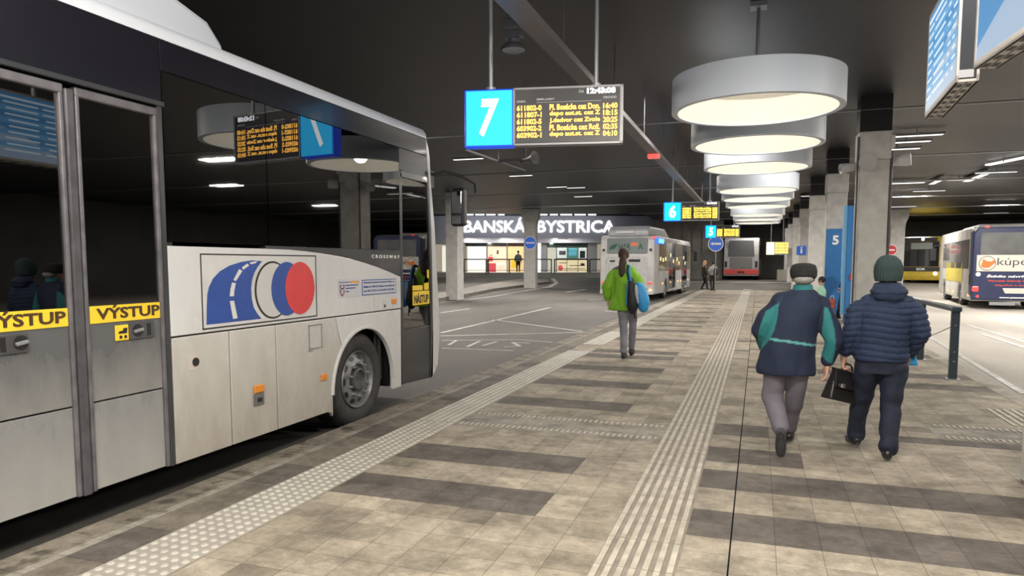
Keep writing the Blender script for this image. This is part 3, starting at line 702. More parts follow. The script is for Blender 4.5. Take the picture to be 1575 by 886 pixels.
# wheel
def wheel(parent, xo, yc, zc, r, sx=1, w=.3, detail=True):
    """axle along x; sx=+1 outer face towards +x"""
    g = G(); D = (sx, 0, 0); o = (xo, yc, zc)
    g.lathe([(r * .60, -.03), (r * .68, 0), (r * .84, .012), (r * .93, -.01), (r * .985, -.04), (r, -.09), (r, -w + .04), (r * .95, -w), (r * .6, -w)], o, D, 48)
    t = g.build('tyre', RUBBER, parent, smooth='auto')
    RIM = mat('rim_steel', (.22, .225, .235), .45, .4, noise_amt=.35, noise_scale=14)
    g = G(); g.lathe([(r * .60, -.02), (r * .585, -.005), (r * .56, -.02), (r * .54, -.06), (r * .50, -.055), (r * .38, -.015), (r * .33, -.01), (r * .31, -.04), (r * .30, -.05), (r * .0005, -.05)], o, D, 48)
    rm = g.build('rim', RIM, t, smooth='auto')
    if detail:
        g = G()
        for k in range(10):
            a = 2 * math.pi * k / 10; rr = r * .46
            c = Vector((xo - sx * .043, yc + rr * math.cos(a), zc + rr * math.sin(a)))
            rad = Vector((0, math.cos(a), math.sin(a))); tan = Vector((0, -math.sin(a), math.cos(a)))
            nrm = Vector((sx, 0, 0)) * .018 + rad * 0
            vs = [c + rad * (.026 * math.cos(q * math.pi / 6)) + tan * (.038 * math.sin(q * math.pi / 6)) + Vector((sx, 0, 0)) * (-.012 * math.cos(q * math.pi / 6) * .9) for q in range(12)]
            g.add([v + Vector((sx * .006, 0, 0)) for v in vs], [tuple(range(12))])
        g.build('painted_rim_hole', BLACK, rm)  # flat black ovals painted in for the dark of the holes
        g = G()
        for k in range(10):
            a = 2 * math.pi * (k + .5) / 10; c = (xo - sx * .012, yc + r * .345 * math.cos(a), zc + r * .345 * math.sin(a))
            g.cyl(c, (c[0] + sx * .035, c[1], c[2]), .016, .012, n=8)
        g.build('wheel_nut', mat('nut_steel', (.3, .3, .31), .4, .5), rm)
        g = G(); g.lathe([(r * .24, -.05), (r * .235, .0), (r * .20, .012), (r * .19, -.02), (.0005, -.03)], o, D, 32); g.build('hub', mat('hub_dark', (.10, .10, .105), .5, .3, noise_amt=.3), rm, smooth='auto')
    return t
wheel(bus, -3.93, 6.44, .385, .505)
wheel(bus, -6.30, 6.44, .385, .505, sx=-1, detail=False)
wheel(bus, -3.93, -.2, .385, .505, detail=False)
g = G(); g.box(-4.30, -4.2, 6.0, 7.0, .2, .9); g.cyl((-4.0, 6.98, .30), (-4.0, 6.98, .9), .03); g.cyl((-4.0, 6.90, .30), (-4.0, 6.90, .95), .02); g.build('arch_parts', mat('chassis_grey', (.03, .03, .03), .6), bus)
bus['label'] = 'large white regional bus with blue road logo, black windows and dirty skirt, at the kerb'

# ================================================================== RING LAMPS
RINGM = mat('lamp_ring_white', (.70, .77, .88), .45)
RINGI = mat('lamp_ring_inner', (.62, .60, .55), .6)
GLOW = emis('lamp_glow', (1, .93, .8), 3.0)
RY = [9.84, 12.7, 15.75, 20.6, 23.35, 26.4, 31.0, 34.1, 37.1]
names = ['nearest', 'second', 'third', 'fourth', 'fifth', 'sixth', 'seventh', 'eighth', 'farthest']
RZ = 3.555
def ring_lamp(y, label, x=-.08, zl=.20, pw=1):
    r = empty('ring_lamp', (x, y, RZ), label, 'lamp', 'ring lamps in a row over the platform')
    g = G(); g.lathe([(1.06, 0), (1.06, .42), (.98, .42), (.98, 0)], (x, y, RZ), (0, 0, 1), 72, closed=True)
    o = g.build('ring', RINGM, r, smooth='auto', bevel=.006)
    g = G(); g.lathe([(.978, .015), (.978, .36), (.0005, .36)], (x, y, RZ), (0, 0, 1), 72); g.build('reflector', RINGI, r, smooth='auto')
    g = G(); g.lathe([(1.0, .37), (1.0, .40), (.0005, .40)], (x, y, RZ), (0, 0, 1), 48); g.build('cover', RINGM, r)
    g = G(); g.cyl((x, y, RZ + .39), (x, y, CEIL), .022, n=10); g.box(x - .10, x + .10, y - .10, y + .10, CEIL - .06, CEIL - .001); g.build('hanger', GALV, r)
    g = G(); g.cyl((x, y, RZ + zl + .08), (x, y, RZ + zl + .12), .15, n=28); g.cyl((x, y, RZ + zl + .12), (x, y, RZ + .36), .02, n=8); g.build('light_source', GLOW, r)
    d = bpy.data.lights.new('ring_light', 'POINT'); d.energy = RING_POWER * pw; d.shadow_soft_size = .14; d.color = (1, .92, .80)
    lo = bpy.data.objects.new('ring_light', d); COL.objects.link(lo); lo.location = (x, y, RZ + zl)
    return r
for i, y in enumerate(RY):
    ring_lamp(y, '%s white drum ring lamp of the row hanging over the platform' % names[i])

for y_, n_l in ((2.6, 'unseen drum ring lamp added for fill just behind the picture edge'), (-.3, 'unseen drum ring lamp added for fill above the viewer'), (-3.2, 'unseen drum ring lamp added for fill farthest behind the viewer')):
    ring_lamp(y_, n_l, zl=-.15, pw=6)  # unseen lamps added behind the camera to brighten upright faces
# ================================================================== HANGING DEPARTURE BOARDS
CYAN = emis('sign_cyan', (0.0, .52, 1.0), 1.5)
SIGNW = emis('sign_white', (1, 1, 1), 1.6)
AMBER = emis('led_amber', (1.0, .50, .07), 2.8)
AMBER2 = emis('led_amber_far', (1.0, .58, .05), 3.2)
LEDW = emis('led_white', (.95, .95, 1), 2.4)
PRINT = mat('board_print', (.5, .5, .52), .5, emit=(.6, .6, .65), es=.25)
BOARDG = mat('board_glass', (.035, .035, .04), .35)
BFR = mat('board_frame', (.30, .30, .32), .4, .4)
ROWS = (('611802-0', 'Pl. Bosácka cez Don.', '16:40'), ('611807-1', 'depo aut.st. cez Z', '18:15'), ('611802-5', 'J.dedvor cez Zvole', '20:25'), ('603902-2', 'Pl. Bosácka cez Rož.', '02:35'), ('603902-1', 'depo aut.st. cez Z', '04:10'))
def board(A, B, z0, h, num, label, far=False):
    """A lower-left, B lower-right front corner (x,y); z0 bottom"""
    A = Vector((A.x, A.y, z0)); B = Vector((B.x, B.y, z0)); u = (B - A); W = u.length; u.normalize(); v = Vector((0, 0, 1)); n = u.cross(v); T = .13
    c = (A + B) / 2
    r = empty('departure_board', (c.x, c.y, z0), label, 'sign', 'departure boards hanging over the platform')
    def bx(a0, a1, b0, b1, d0, d1, g=None):  # along u, up, depth (towards viewer +)
        g = g or G(); p = [A + u * a + v * b0 + n * d0 for a in (a0, a1)]; q = [x + n * (d1 - d0) for x in p]
        g.hexa([p[0], p[1], q[1], q[0]], v * (b1 - b0)); return g
    bw = .31 * W
    bx(bw, W, 0, h, -T, -.01).build('board_case', BFR, r, bevel=.01)
    bx(bw + .02, W - .035, .025, h - .025, -.011, .004).build('board_face', BOARDG, r)
    g = G(); t = .028
    for q in ((bw, W, 0, t * .7), (bw, W, h - t * .7, h), (bw, bw + .02, 0, h), (W - t, W, 0, h)): bx(*q, -.012, .012, g)
    g.build('board_rim', BFR, r)
    bx(-.01, bw, -.01, h + .0, -T, .0).build('number_case', mat('sign_blue_case', (.01, .05, .5), .4, emit=(0, .08, .9), es=.5), r, bevel=.01)
    bx(.012, bw - .012, .012, h - .018, -.001, .008).build('number_face', CYAN, r)
    g = G(); nh = h * .66; nw = bw * .42
    text(g, num, A + u * (bw * .5 - nw * .5) + v * (h * .5 - nh * .5) + n * .009, u, v, w=nw, h=nh, bold=.035, shear=.18 if num == '7' else .05, depth=.003); g.build('number', SIGNW, r)
    am = AMBER2 if far else AMBER
    g = G(); x0 = bw + .04; wr = W - bw - .10; rh = h * .105; bd = .085 if far else .03
    for i, (a, b, c_) in enumerate(ROWS):
        z = h * .60 - i * h * .118
        text(g, a, A + u * x0 + v * z + n * .006, u, v, w=wr * .25, h=rh * .9, bold=bd, depth=.002)
        text(g, b, A + u * (x0 + wr * .33) + v * z + n * .006, u, v, w=wr * .50, h=rh * .95, bold=bd, depth=.002)
        text(g, c_, A + u * (x0 + wr * .86) + v * z + n * .006, u, v, w=wr * .14, h=rh * .9, bold=bd, depth=.002)
    g.build('amber_text', am, r)
    g = G(); text(g, '12:43:08', A + u * (x0 + wr * .70) + v * (h * .86) + n * .006, u, v, w=wr * .28, h=h * .10, bold=.05, depth=.002); g.build('clock', LEDW, r)
    g = G(); text(g, 'LINKA', A + u * x0 + v * (h * .745) + n * .006, u, v, w=wr * .09, h=h * .038, depth=.001); text(g, 'SMER JAZDY', A + u * (x0 + wr * .2) + v * (h * .765) + n * .006, u, v, w=wr * .18, h=h * .042, depth=.001)
    text(g, 'ODCHOD', A + u * (x0 + wr * .86) + v * (h * .77) + n * .006, u, v, w=wr * .13, h=h * .038, depth=.001); text(g, 'ČAS', A + u * (x0 + wr * .62) + v * (h * .88) + n * .006, u, v, w=wr * .05, h=h * .06, depth=.001)
    bx(x0 + wr * .2, x0 + wr * .84, h * .735, h * .741, .004, .006, g); g.build('printed_headings', PRINT, r)
    for f in (.16, .83):
        g = G(); p = A + u * (W * f) - n * (T / 2); g.cyl(p + v * (h - .02), Vector((p.x, p.y, CEIL)), .022, n=10); g.cyl(p + v * (h), p + v * (h + .03), .05, n=12)
        g.build('hanging_rod', mat('rod_pale', (.42, .44, .48), .35, .4), r, smooth='auto')
    return r
z7 = 2.854
board(P(716, 226, Z=z7), P(958, 220, Z=z7), z7, .60, '7', 'nearest hanging departure board with cyan number seven and amber timetable')
A6 = P(1021, 340, Z=z7); B6 = P(1107, 340, Z=z7)
board(A6, Vector((B6.x, A6.y + .25, 0)), z7, .555, '6', 'middle hanging departure board with cyan number six above the white city bus', True)
A5 = P(1085, 366, Z=z7); B5 = P(1138, 366, Z=z7)
board(A5, Vector((B5.x, A5.y + .25, 0)), z7, .62, '5', 'small far departure board with cyan number five above the round arrow sign', True)
# far yellow board without number
a = P(1178, 392, D=47); b = P(1211, 392, D=47)
r = empty('departure_board', (a.x, a.y, a.z), 'farthest departure board with bright pale panel and amber lines by the far columns', 'sign', 'departure boards hanging over the platform')
g = G(); g.box(a.x, b.x, a.y, a.y + .15, a.z, a.z + .85); g.build('board_case', BFR, r)
g = G(); g.box(a.x + .03, a.x + .5, a.y - .01, a.y, a.z + .02, a.z + .82); g.build('number_face', emis('pale_yellow_light', (1, .82, .45), 2.2), r)
g = G()
for i in range(4):
    for (f0, f1) in ((.56, .72), (.76, 1.15), (1.19, 1.36)): g.box(a.x + f0, a.x + f1, a.y - .01, a.y, a.z + .1 + i * .19, a.z + .1 + i * .19 + .13)
g.build('amber_text', AMBER2, r)
g = G(); g.cyl((a.x + .3, a.y + .07, a.z + .85), (a.x + .3, a.y + .07, CEIL), .02); g.cyl((b.x - .3, a.y + .07, a.z + .85), (b.x - .3, a.y + .07, CEIL), .02); g.build('hanging_rod', GALV, r)

# ================================================================== INFORMATION SCREENS (double sided, hanging at the right)
SCRB = emis('screen_blue', (.10, .32, .62), .8); SCRL = emis('screen_pale', (.42, .55, .72), .8); SCRD = emis('screen_line', (.75, .88, 1), .9); SCRM = emis('screen_mid', (.16, .42, .72), .85)
CASE = mat('screen_case_dark', (.03, .035, .045), .4); CASES = mat('screen_case_silver', (.62, .59, .56), .45)
def screen(F, N, w, z0, h, label, rows):
    """F far end, N near end of the left face's bottom edge"""
    F = Vector((F.x, F.y, z0)); N = Vector((N.x, N.y, z0)); u = (N - F); L_ = u.length; u.normalize(); v = Vector((0, 0, 1)); side_ = v.cross(u)  # towards +x
    if side_.x < 0: side_ = -side_
    c = (F + N) / 2 + side_ * w / 2
    r = empty('information_screen', (c.x, c.y, z0), label, 'screen', 'double sided information screens')
    def bx(a0, a1, b0, b1, d0, d1, g=None):
        g = g or G(); p = [F + u * a0 + v * b0 + side_ * d0, F + u * a1 + v * b0 + side_ * d0, F + u * a1 + v * b0 + side_ * d1, F + u * a0 + v * b0 + side_ * d1]
        g.hexa(p, v * (b1 - b0)); return g
    bx(0, L_, .02, h, .012, w - .012).build('case', CASE, r, bevel=.008)
    g = G()
    for s in ((0, .02), (w - .02, w)):
        bx(0, L_, 0, .05, *s, g=g); bx(0, L_, h - .03, h, *s, g=g); bx(0, .03, 0, h, *s, g=g); bx(L_ - .03, L_, 0, h, *s, g=g)
    bx(0, L_, 0, .02, .0, w, g)
    g.build('bezel', CASES, r, bevel=.003)
    for sd in (0, 1):
        d = (.004, .011) if sd == 0 else (w - .011, w - .004); e = (.002, .004) if sd == 0 else (w - .004, w - .002); e2 = (.0, .002) if sd == 0 else (w - .002, w - .0)
        sc = bx(.03, L_ - .03, .05, h - .03, *d).build('display', SCRB, r)
        # pale hill shape
        pts = [(.03, .05), (L_ - .03, .05)] + [(L_ - .03 - (L_ - .06) * t / 14, .05 + (h - .08) * (.50 * math.cos(t / 14 * 1.45) + .03)) for t in range(15)]
        g = G(); g.prism(pts, F + side_ * (e[0] + .0005 if sd == 0 else e[1]), u, v, side_ * .001); g.build('picture', SCRL, sc)
        if rows:
            g = G(); g2 = G()
            bx(.05, L_ - .05, h - .10, h - .075, *e2, g=g)
            for i in range(9):
                zz = h - .16 - i * .075
                for (f0, f1) in ((.05, .22), (.26, .62), (.70, .80), (.84, .94)):
                    bx(L_ * f0, L_ * (f1 - random.uniform(0, .06)), zz, zz + .020, *e2, g=g)
                if i % 2: bx(.04, L_ - .04, zz - .025, zz + .045, e[0] - .0008, e[1] - .0004, g=g2)
            g.build('timetable_lines', SCRD, sc); g2.build('row_bands', SCRM, sc)
    g = G(); n_ = 7
    for i in range(n_):
        a = .10 + (L_ - .22) * i / (n_ - 1)
        for dd in (.025, w / 2 + .012): bx(a - .045, a + .045, -.003, 0, dd, dd + w / 2 - .04, g)
    g.build('vent_slots', mat('slot_dark', (.08, .075, .07), .6), r)
    g = G(); bx(0, L_, -.002, .0, w / 2 - .004, w / 2 + .004, g); g.build('seam', BLACK, r)
    g = G(); bx(L_, L_ + .004, .03, .085, w * .1, w * .75, g); g.build('type_plate', STK, r)
    for f in (.25, .75):
        g = G(); q = F + u * (L_ * f) + side_ * (w / 2); g.cyl(q + v * (h - .01), Vector((q.x, q.y, CEIL)), .03, n=12)
        g.build('hanging_rod', GALV, r)
    return r
zs = 2.9
s1_ = screen(P(1422, 183, Z=zs), P(1470, 127, Z=zs), .145, zs, .90, 'farther hanging information screen showing a blue timetable with pale text lines', True)
F = P(1497, 107, Z=zs); N = F + Vector((.12, -1.35, 0))
s2_ = screen(F, N, .145, zs, .90, 'nearer hanging information screen showing a plain blue sky and pale curve', False)
# ================================================================== OTHER BUSES
LENSR = mat('red_lens', (.5, .02, .02), .3, emit=(1, .06, .05), es=1.5)
LENSO = mat('orange_lamp_lit', (.6, .25, .05), .3, emit=(1, .45, .1), es=2.0)
HEADL = emis('headlight', (1, .95, .85), 6)
DIRTW = mat('bus_white_dirty', (.46, .46, .47), .4, noise_amt=.25, noise_scale=1.5)
LIT = mat('lit_cabin', (.5, .45, .35), .6, emit=(1, .75, .40), es=.35)
def local_frame(root_loc, rz):
    M = Matrix.Translation(Vector(root_loc)) @ Matrix.Rotation(rz, 4, 'Z')
    return M
class BG(G):
    """geometry typed in the bus's own frame: x across (0 centre), y forward (0 rear face), z up from the road"""
    def __init__(s, M): super().__init__(); s.M = M
    def build(s, *a, **k):
        s.v = [s.M @ p for p in s.v]
        return super().build(*a, **k)
def other_bus(loc, rz, L_, H, label, body, wheels, name='bus', skirt=None, win=(1.45, 2.55), W=2.5, lit=False, wins=None):
    r = empty(name, loc, label, 'bus', rz=rz)
    M = local_frame(loc, rz); h = W / 2
    def g_(): return BG(M)
    # body: rounded shell, side profile extruded across
    g = g_(); pr = [(.05, .30), (.0, .9), (.0, H * .62), (.10, H - .22), (.22, H - .06), (.45, H), (L_ - .45, H), (L_ - .15, H - .12), (L_ - .03, H - .5), (L_, 1.2), (L_, .55), (L_ - .08, .28)]
    # wheel cut-outs
    low = []
    for wy in sorted(wheels, reverse=True):
        low += [(wy + .58, .28)] + [(wy + .58 * math.cos(t * math.pi / 8), .42 + .56 * math.sin(t * math.pi / 8)) for t in range(9)] + [(wy - .58, .28)]
    g.prism(pr + low, (-h, 0, 0), (0, 1, 0), (0, 0, 1), (W, 0, 0)); sh = g.build('body_shell', body, r, bevel=.07, seg=3)
    for wy in wheels:
        for sx in (-1, 1):
            c = M @ Vector((sx * (h - .05), wy, .47)); d = (M.to_3x3() @ Vector((1, 0, 0)))
            g = G(); rr = .47
            g.lathe([(rr * .6, -.02), (rr * .7, .0), (rr * .9, 0), (rr, -.06), (rr, -.26), (rr * .6, -.28)], c, d * sx, 28); t = g.build('tyre', RUBBER, r, smooth='auto')
            g = G(); g.lathe([(rr * .6, -.02), (rr * .52, -.06), (rr * .4, -.02), (rr * .2, -.02), (rr * .18, .0), (.0005, .0)], c, d * sx, 28); g.build('rim', mat('rim_far', (.25, .25, .25), .5, .3), t, smooth='auto')
    return r, M, g_
def side_windows(r, g_, segs, z0, z1, h, sx, m=None):
    for (a, b) in segs:
        g = g_(); x = sx * h; g.box(x - .012, x + .012, a, b, z0, z1); g.build('side_window', m or mat('far_glass', (.02, .022, .026), .06, coat=1), r, bevel=.02)

# --- white city bus with a gas pod on its roof (seen from behind)
loc = (-5.66, 32.35, -.12)
cb, M, g_ = other_bus(loc, math.radians(-2.6), 11.9, 3.0, 'white city bus seen from behind with green leaf lettering, beside the woman in green', DIRTW, [3.3, 9.2])
FG = mat('far_glass', (.02, .022, .026), .06, coat=1)
RW = mat('rear_window_grey', (.19, .22, .225), .15, coat=.5)
g = g_(); g.box(-.93, .93, -.02, .06, 2.16, 2.86); rw = g.build('rear_window', RW, cb, bevel=.04)
GREEN = mat('leaf_green', (.015, .075, .05), .5)
g = g_(); g.prism([(-.80, 2.30), (-.72, 2.36), (-.60, 2.36), (-.50, 2.44), (-.42, 2.62), (-.55, 2.60), (-.70, 2.55), (-.80, 2.45)], (0, -.022, 0), (1, 0, 0), (0, 0, 1), (0, -.004, 0)); g.build('leaf_mark', GREEN, rw)
def far_text(g_, r, s, x, z, w, h, m, y=-.03, bold=.03, shear=0, name='lettering', flip=False):
    g = g_(); u = (-1, 0, 0) if flip else (1, 0, 0)
    text(g, s, (x, y, z), u, (0, 0, 1), w=w, h=h, bold=bold, shear=shear, depth=.004); return g.build(name, m, r)
far_text(g_, rw, 'HAR', -.38, 2.34, .55, .28, GREEN); far_text(g_, rw, 'A', .52, 2.34, .22, .28, GREEN)
g = g_(); g.box(.18, .50, -.028, -.02, 2.50, 2.66); g.build('sticker', mat('orange_sticker', (.6, .16, .08), .5), rw)
ENG = mat('engine_cover', (.42, .42, .43), .4, noise_amt=.2)
g = g_(); g.prism([(-.95, .55), (.95, .55), (.98, 1.9), (.90, 2.05), (-.90, 2.05), (-.98, 1.9)], (0, -.015, 0), (1, 0, 0), (0, 0, 1), (0, .05, 0)); ec = g.build('engine_cover', ENG, cb, bevel=.03)
g = g_(); g.box(.10, .62, -.025, -.014, 1.78, 1.90); g.build('grille', BLACK, ec, bevel=.02)
g = g_(); g.box(-.78, -.55, -.025, -.014, 1.78, 1.86); g.build('badge', BLACK, ec, bevel=.02)
for x in (-1.08, 1.08):
    g = g_(); g.cyl((x, -.02, 2.33), (x, .02, 2.33), .06, n=14); g.build('round_lamp', BLACK, cb)
    g = g_(); g.box(x - .08, x + .08, -.03, .05, .78, .88); g.build('tail_lamp', LENSR, cb, bevel=.02)
    g = g_(); g.cyl((x, -.025, .52), (x, .02, .52), .05, n=14); g.build('indicator_lamp', LENSO if x > 0 else AMB, cb)
g = g_(); g.box(-1.24, 1.24, -.06, .05, .30, .50); g.build('bumper', DIRTW, cb, bevel=.04)
g = g_(); g.prism([(.2, 2.95), (.2, 3.22), (.5, 3.42), (4.4, 3.46), (5.6, 3.12), (5.9, 2.95)], (-.95, 0, 0), (0, 1, 0), (0, 0, 1), (1.9, 0, 0)); pod = g.build('gas_pod', mat('pod_grey', (.40, .42, .45), .4, noise_amt=.15), cb, bevel=.12, seg=3)
g = g_(); g.box(-.55, .3, .12, .2, 3.08, 3.2); g.build('pod_grille', WHITE, pod, bevel=.02)
LITG = mat('lit_window', (.04, .04, .04), .1, emit=(1, .72, .35), es=.12, coat=1)
hx = 1.25
side_windows(cb, g_, [(1.2, 3.9), (6.1, 8.3), (10.4, 11.6)], 1.35, 2.75, hx, 1, LITG)
side_windows(cb, g_, [(4.0, 5.0), (5.05, 6.0), (8.4, 10.3)], .45, 2.75, hx, 1, FG)
g = g_()
for yy in (3.95, 5.02, 6.05, 8.35, 10.35): g.box(hx - .01, hx + .02, yy - .03, yy + .03, .4, 2.8)
g.build('door_post', GALV, cb)
for (yy, zz) in ((1.6, 1.9), (2.3, 1.85), (3.0, 1.9), (4.5, 2.1), (5.4, 1.8), (6.6, 1.9), (7.3, 1.7), (9.0, 2.0), (9.6, 1.7)):
    g = g_(); g.box(hx + .012, hx + .016, yy - .18, yy + .12, zz - .06, zz + .12); g.build('cabin_light', emis('cabin_warm', (1, .75, .35), 1.2), cb)
for yy in (2.2, 4.5, 7.0, 8.0, 10.9):
    g = g_(); g.box(hx, hx + .02, yy - .06, yy + .06, .72, .80); g.build('marker_lamp', LENSO, cb)
g = g_(); g.box(hx - .02, hx + .03, .12, 2.4, 2.62, 2.88); sg = g.build('side_display', mat('led_blue_box', (.01, .03, .2), .3, emit=(.02, .12, 1), es=1.4), cb, bevel=.02)
g = g_(); g.box(hx + .03, hx + .04, .9, 2.2, 2.66, 2.84); g.build('led_text', emis('led_cyan', (.1, .55, 1), 2.2), sg)
g = g_(); g.box(hx - .1, hx + .02, .02, .3, 2.84, 2.92); g.build('top_marker', LENSR, cb)
g = g_(); g.box(hx, hx + .015, 8.6, 9.0, 1.0, 1.3); g.build('crest', mat('crest_grey', (.2, .2, .22), .5), cb)
g = g_(); g.tube([(hx, 11.7, 2.5), (hx + .25, 11.95, 2.45), (hx + .28, 12.0, 2.3)], .03); g.box(hx + .16, hx + .38, 11.95, 12.05, 1.85, 2.4); g.build('mirror', BLACK, cb)

# --- grey and red coach far behind
loc = tuple(P(1139, 432, D=53)); zc = gz(loc[0], loc[1]); loc = (loc[0], loc[1], zc)
co, M, g_ = other_bus(loc, math.radians(-1.5), 11.5, 3.15, 'grey coach with red lower band parked far off beyond the white kerb line', mat('coach_grey', (.36, .36, .37), .4, noise_amt=.2), [3.3, 9.4])
g = g_(); g.prism([(-.95, 1.75), (.95, 1.75), (.85, 2.95), (-.85, 2.95)], (0, -.02, 0), (1, 0, 0), (0, 0, 1), (0, .05, 0)); g.build('rear_window', mat('coach_window', (.07, .075, .08), .3), co, bevel=.04)
g = g_(); g.box(-.8, .8, -.02, .03, .85, 1.7); g.build('engine_cover', mat('coach_cover', (.17, .17, .17), .5, noise_amt=.3), co, bevel=.03)
g = g_(); g.box(-1.26, 1.26, -.04, .06, .42, .80); g.build('red_band', mat('coach_red', (.5, .05, .045), .4), co, bevel=.03)
for x in (-1.08, 1.08):
    g = g_(); g.box(x - .09, x + .09, -.03, .04, .95, 1.4); g.build('tail_lamp', BLACK, co, bevel=.02)
g = g_(); g.box(-.25, .25, -.05, -.03, .52, .66); g.build('number_plate', BLACK, co)
side_windows(co, g_, [(.6, 10.8)], 1.6, 2.7, 1.25, 1)

# --- blue and white midi bus on the right road, cut by the picture edge
rz = -math.atan2(1.11, 11.2); h = 1.25
corner = Vector((7.63, 31.0, -.12)); ax = Vector((math.cos(rz), math.sin(rz), 0)); loc = tuple(corner + ax * h)
BODY4 = mat('midi_side_white', (.50, .49, .46), .4, noise_amt=.3, noise_scale=1.3)
mb, M, g_ = other_bus(loc, rz, 9.6, 3.1, 'midi bus with navy rear and yellow side patch, driving away on the right road', BODY4, [2.9, 7.7])
NAVY = mat('navy_rear', (.022, .03, .085), .35, noise_amt=.2)
g = g_(); g.prism([(-1.25, .35), (1.25, .35), (1.25, 2.85), (1.1, 3.06), (-1.1, 3.06), (-1.25, 2.85)], (0, -.03, 0), (1, 0, 0), (0, 0, 1), (0, .10, 0)); rp = g.build('rear_panel', NAVY, mb, bevel=.04)
g = g_(); g.box(-1.262, -1.22, .0, .55, .5, 2.95); g.build('rear_corner', NAVY, mb, bevel=.02)
g = g_(); g.box(-1.02, 1.02, -.045, -.02, 2.02, 2.86); g.build('rear_window', mat('midi_window', (.16, .165, .17), .12, coat=.6, noise_amt=.5, noise_scale=.8), mb, bevel=.03)  # mottled grey paints reflections into the rear glass
g = g_(); g.box(-1.12, 1.12, -.05, -.025, 1.42, 2.03); wb = g.build('white_banner', mat('banner_cream', (.55, .53, .48), .4), mb)
far_text(g_, wb, 'kúpe', -.47, 1.56, .92, .36, mat('ink_dark', (.05, .05, .06), .5), y=-.052, bold=.0)
g = g_(); g.lathe([(.27, 0), (.25, .0)], (-.78, -.055, 1.72), (0, -1, 0), 28); g.build('logo_ring', mat('ink_dark', (.05, .05, .06), .5), wb)
g = g_(); g.prism([(-.98, 1.62), (-.90, 1.55), (-.72, 1.56), (-.62, 1.66), (-.52, 1.75), (-.56, 1.86), (-.66, 1.78), (-.80, 1.80), (-.92, 1.88), (-.94, 1.76)], (0, -.053, 0), (1, 0, 0), (0, 0, 1), (0, -.003, 0)); g.build('orange_mark', mat('orange_mark', (.62, .16, .03), .5), wb)
far_text(g_, rp, 'Štúdio návrhy dod', -.78, 1.17, 1.75, .13, TEXTW, y=-.034, bold=.03, shear=.2)
far_text(g_, rp, 'Námestie Slobody 3, Brezno', -.72, 1.01, 1.6, .10, mat('red_ink', (.45, .06, .05), .5), y=-.034)
far_text(g_, rp, 'kúpeľne a kuchyne', -.50, .86, 1.3, .09, mat('red_ink', (.45, .06, .05), .5), y=-.034)
far_text(g_, rp, 'www.ymcom.sk', -.35, .40, .95, .09, TEXTW, y=-.034)
g = g_(); g.prism([(-.27, .80), (.52, .80), (.44, .60), (-.18, .60)], (0, -.05, 0), (1, 0, 0), (0, 0, 1), (0, .02, 0)); g.build('number_plate', mat('plate_pale', (.5, .5, .46), .5), rp, bevel=.01)
g = g_(); g.cyl((-1.05, -.045, 1.31), (-1.05, -.02, 1.31), .08, n=18); g.build('round_sticker', TEXTW, rp)
for x in (-1.12, 1.12):
    g = g_(); g.box(x - .11, x + .11, -.05, .02, .66, .86); g.build('tail_lamp', LENSR, mb, bevel=.03)
    g = g_(); g.cyl((x + .08, -.045, .48), (x + .08, 0, .48), .05, n=12); g.build('tail_lamp', LENSR, mb)
g = g_(); g.box(-.85, -.80, -.03, .02, 3.04, 3.12); g.box(-.9, -.76, -.02, .1, 3.05, 3.1); g.build('roof_marker', LENSR, mb)
g = g_(); g.box(-.65, .15, -.06, .1, .16, .28); g.build('under_plate', GALV, mb)
g = g_(); g.box(-.8, .8, 2.2, 6.2, 3.05, 3.28); g.build('roof_unit', DIRTW, mb, bevel=.1, seg=3)
side_windows(mb, g_, [(.8, 2.4), (2.5, 4.1), (4.2, 5.8), (5.9, 8.3)], 1.5, 2.65, 1.25, -1, mat('midi_side_glass', (.22, .215, .21), .15, coat=.8, noise_amt=.4, noise_scale=1.2))
g = g_(); g.box(-1.262, -1.255, 2.2, 7.0, .95, 1.75); g.build('yellow_patch', mat('patch_yellow', (.50, .42, .08), .45, noise_amt=.2), mb)
for yy in (.55, 4.6, 6.2):
    g = g_(); g.box(-1.27, -1.25, yy - .08, yy + .08, .46, .54); g.build('marker_lamp', LENSO, mb)
g = g_(); g.box(-1.275, -1.25, .3, .5, .9, 1.3); g.build('engine_vent', BLACK, mb)
g = g_(); g.tube([(-1.2, 9.55, 2.6), (-1.5, 9.7, 2.6), (-1.55, 9.72, 2.4)], .03); g.box(-1.68, -1.42, 9.6, 9.75, 1.85, 2.45); g.build('mirror', BLACK, mb, bevel=.02)

# --- yellow bus facing us behind the midi bus
pl = P(1411, 432, D=45); zc = gz(pl.x, pl.y); zc = .26
loc = (pl.x + .05, pl.y + .2, zc - .02)
yb, M, g_ = other_bus(loc, math.radians(-20 + 180), 11.0, 3.05, 'yellow bus facing the platform with headlights on, behind the midi bus', mat('bus_yellow', (.55, .40, .05), .35, noise_amt=.2), [2.8, 8.2])
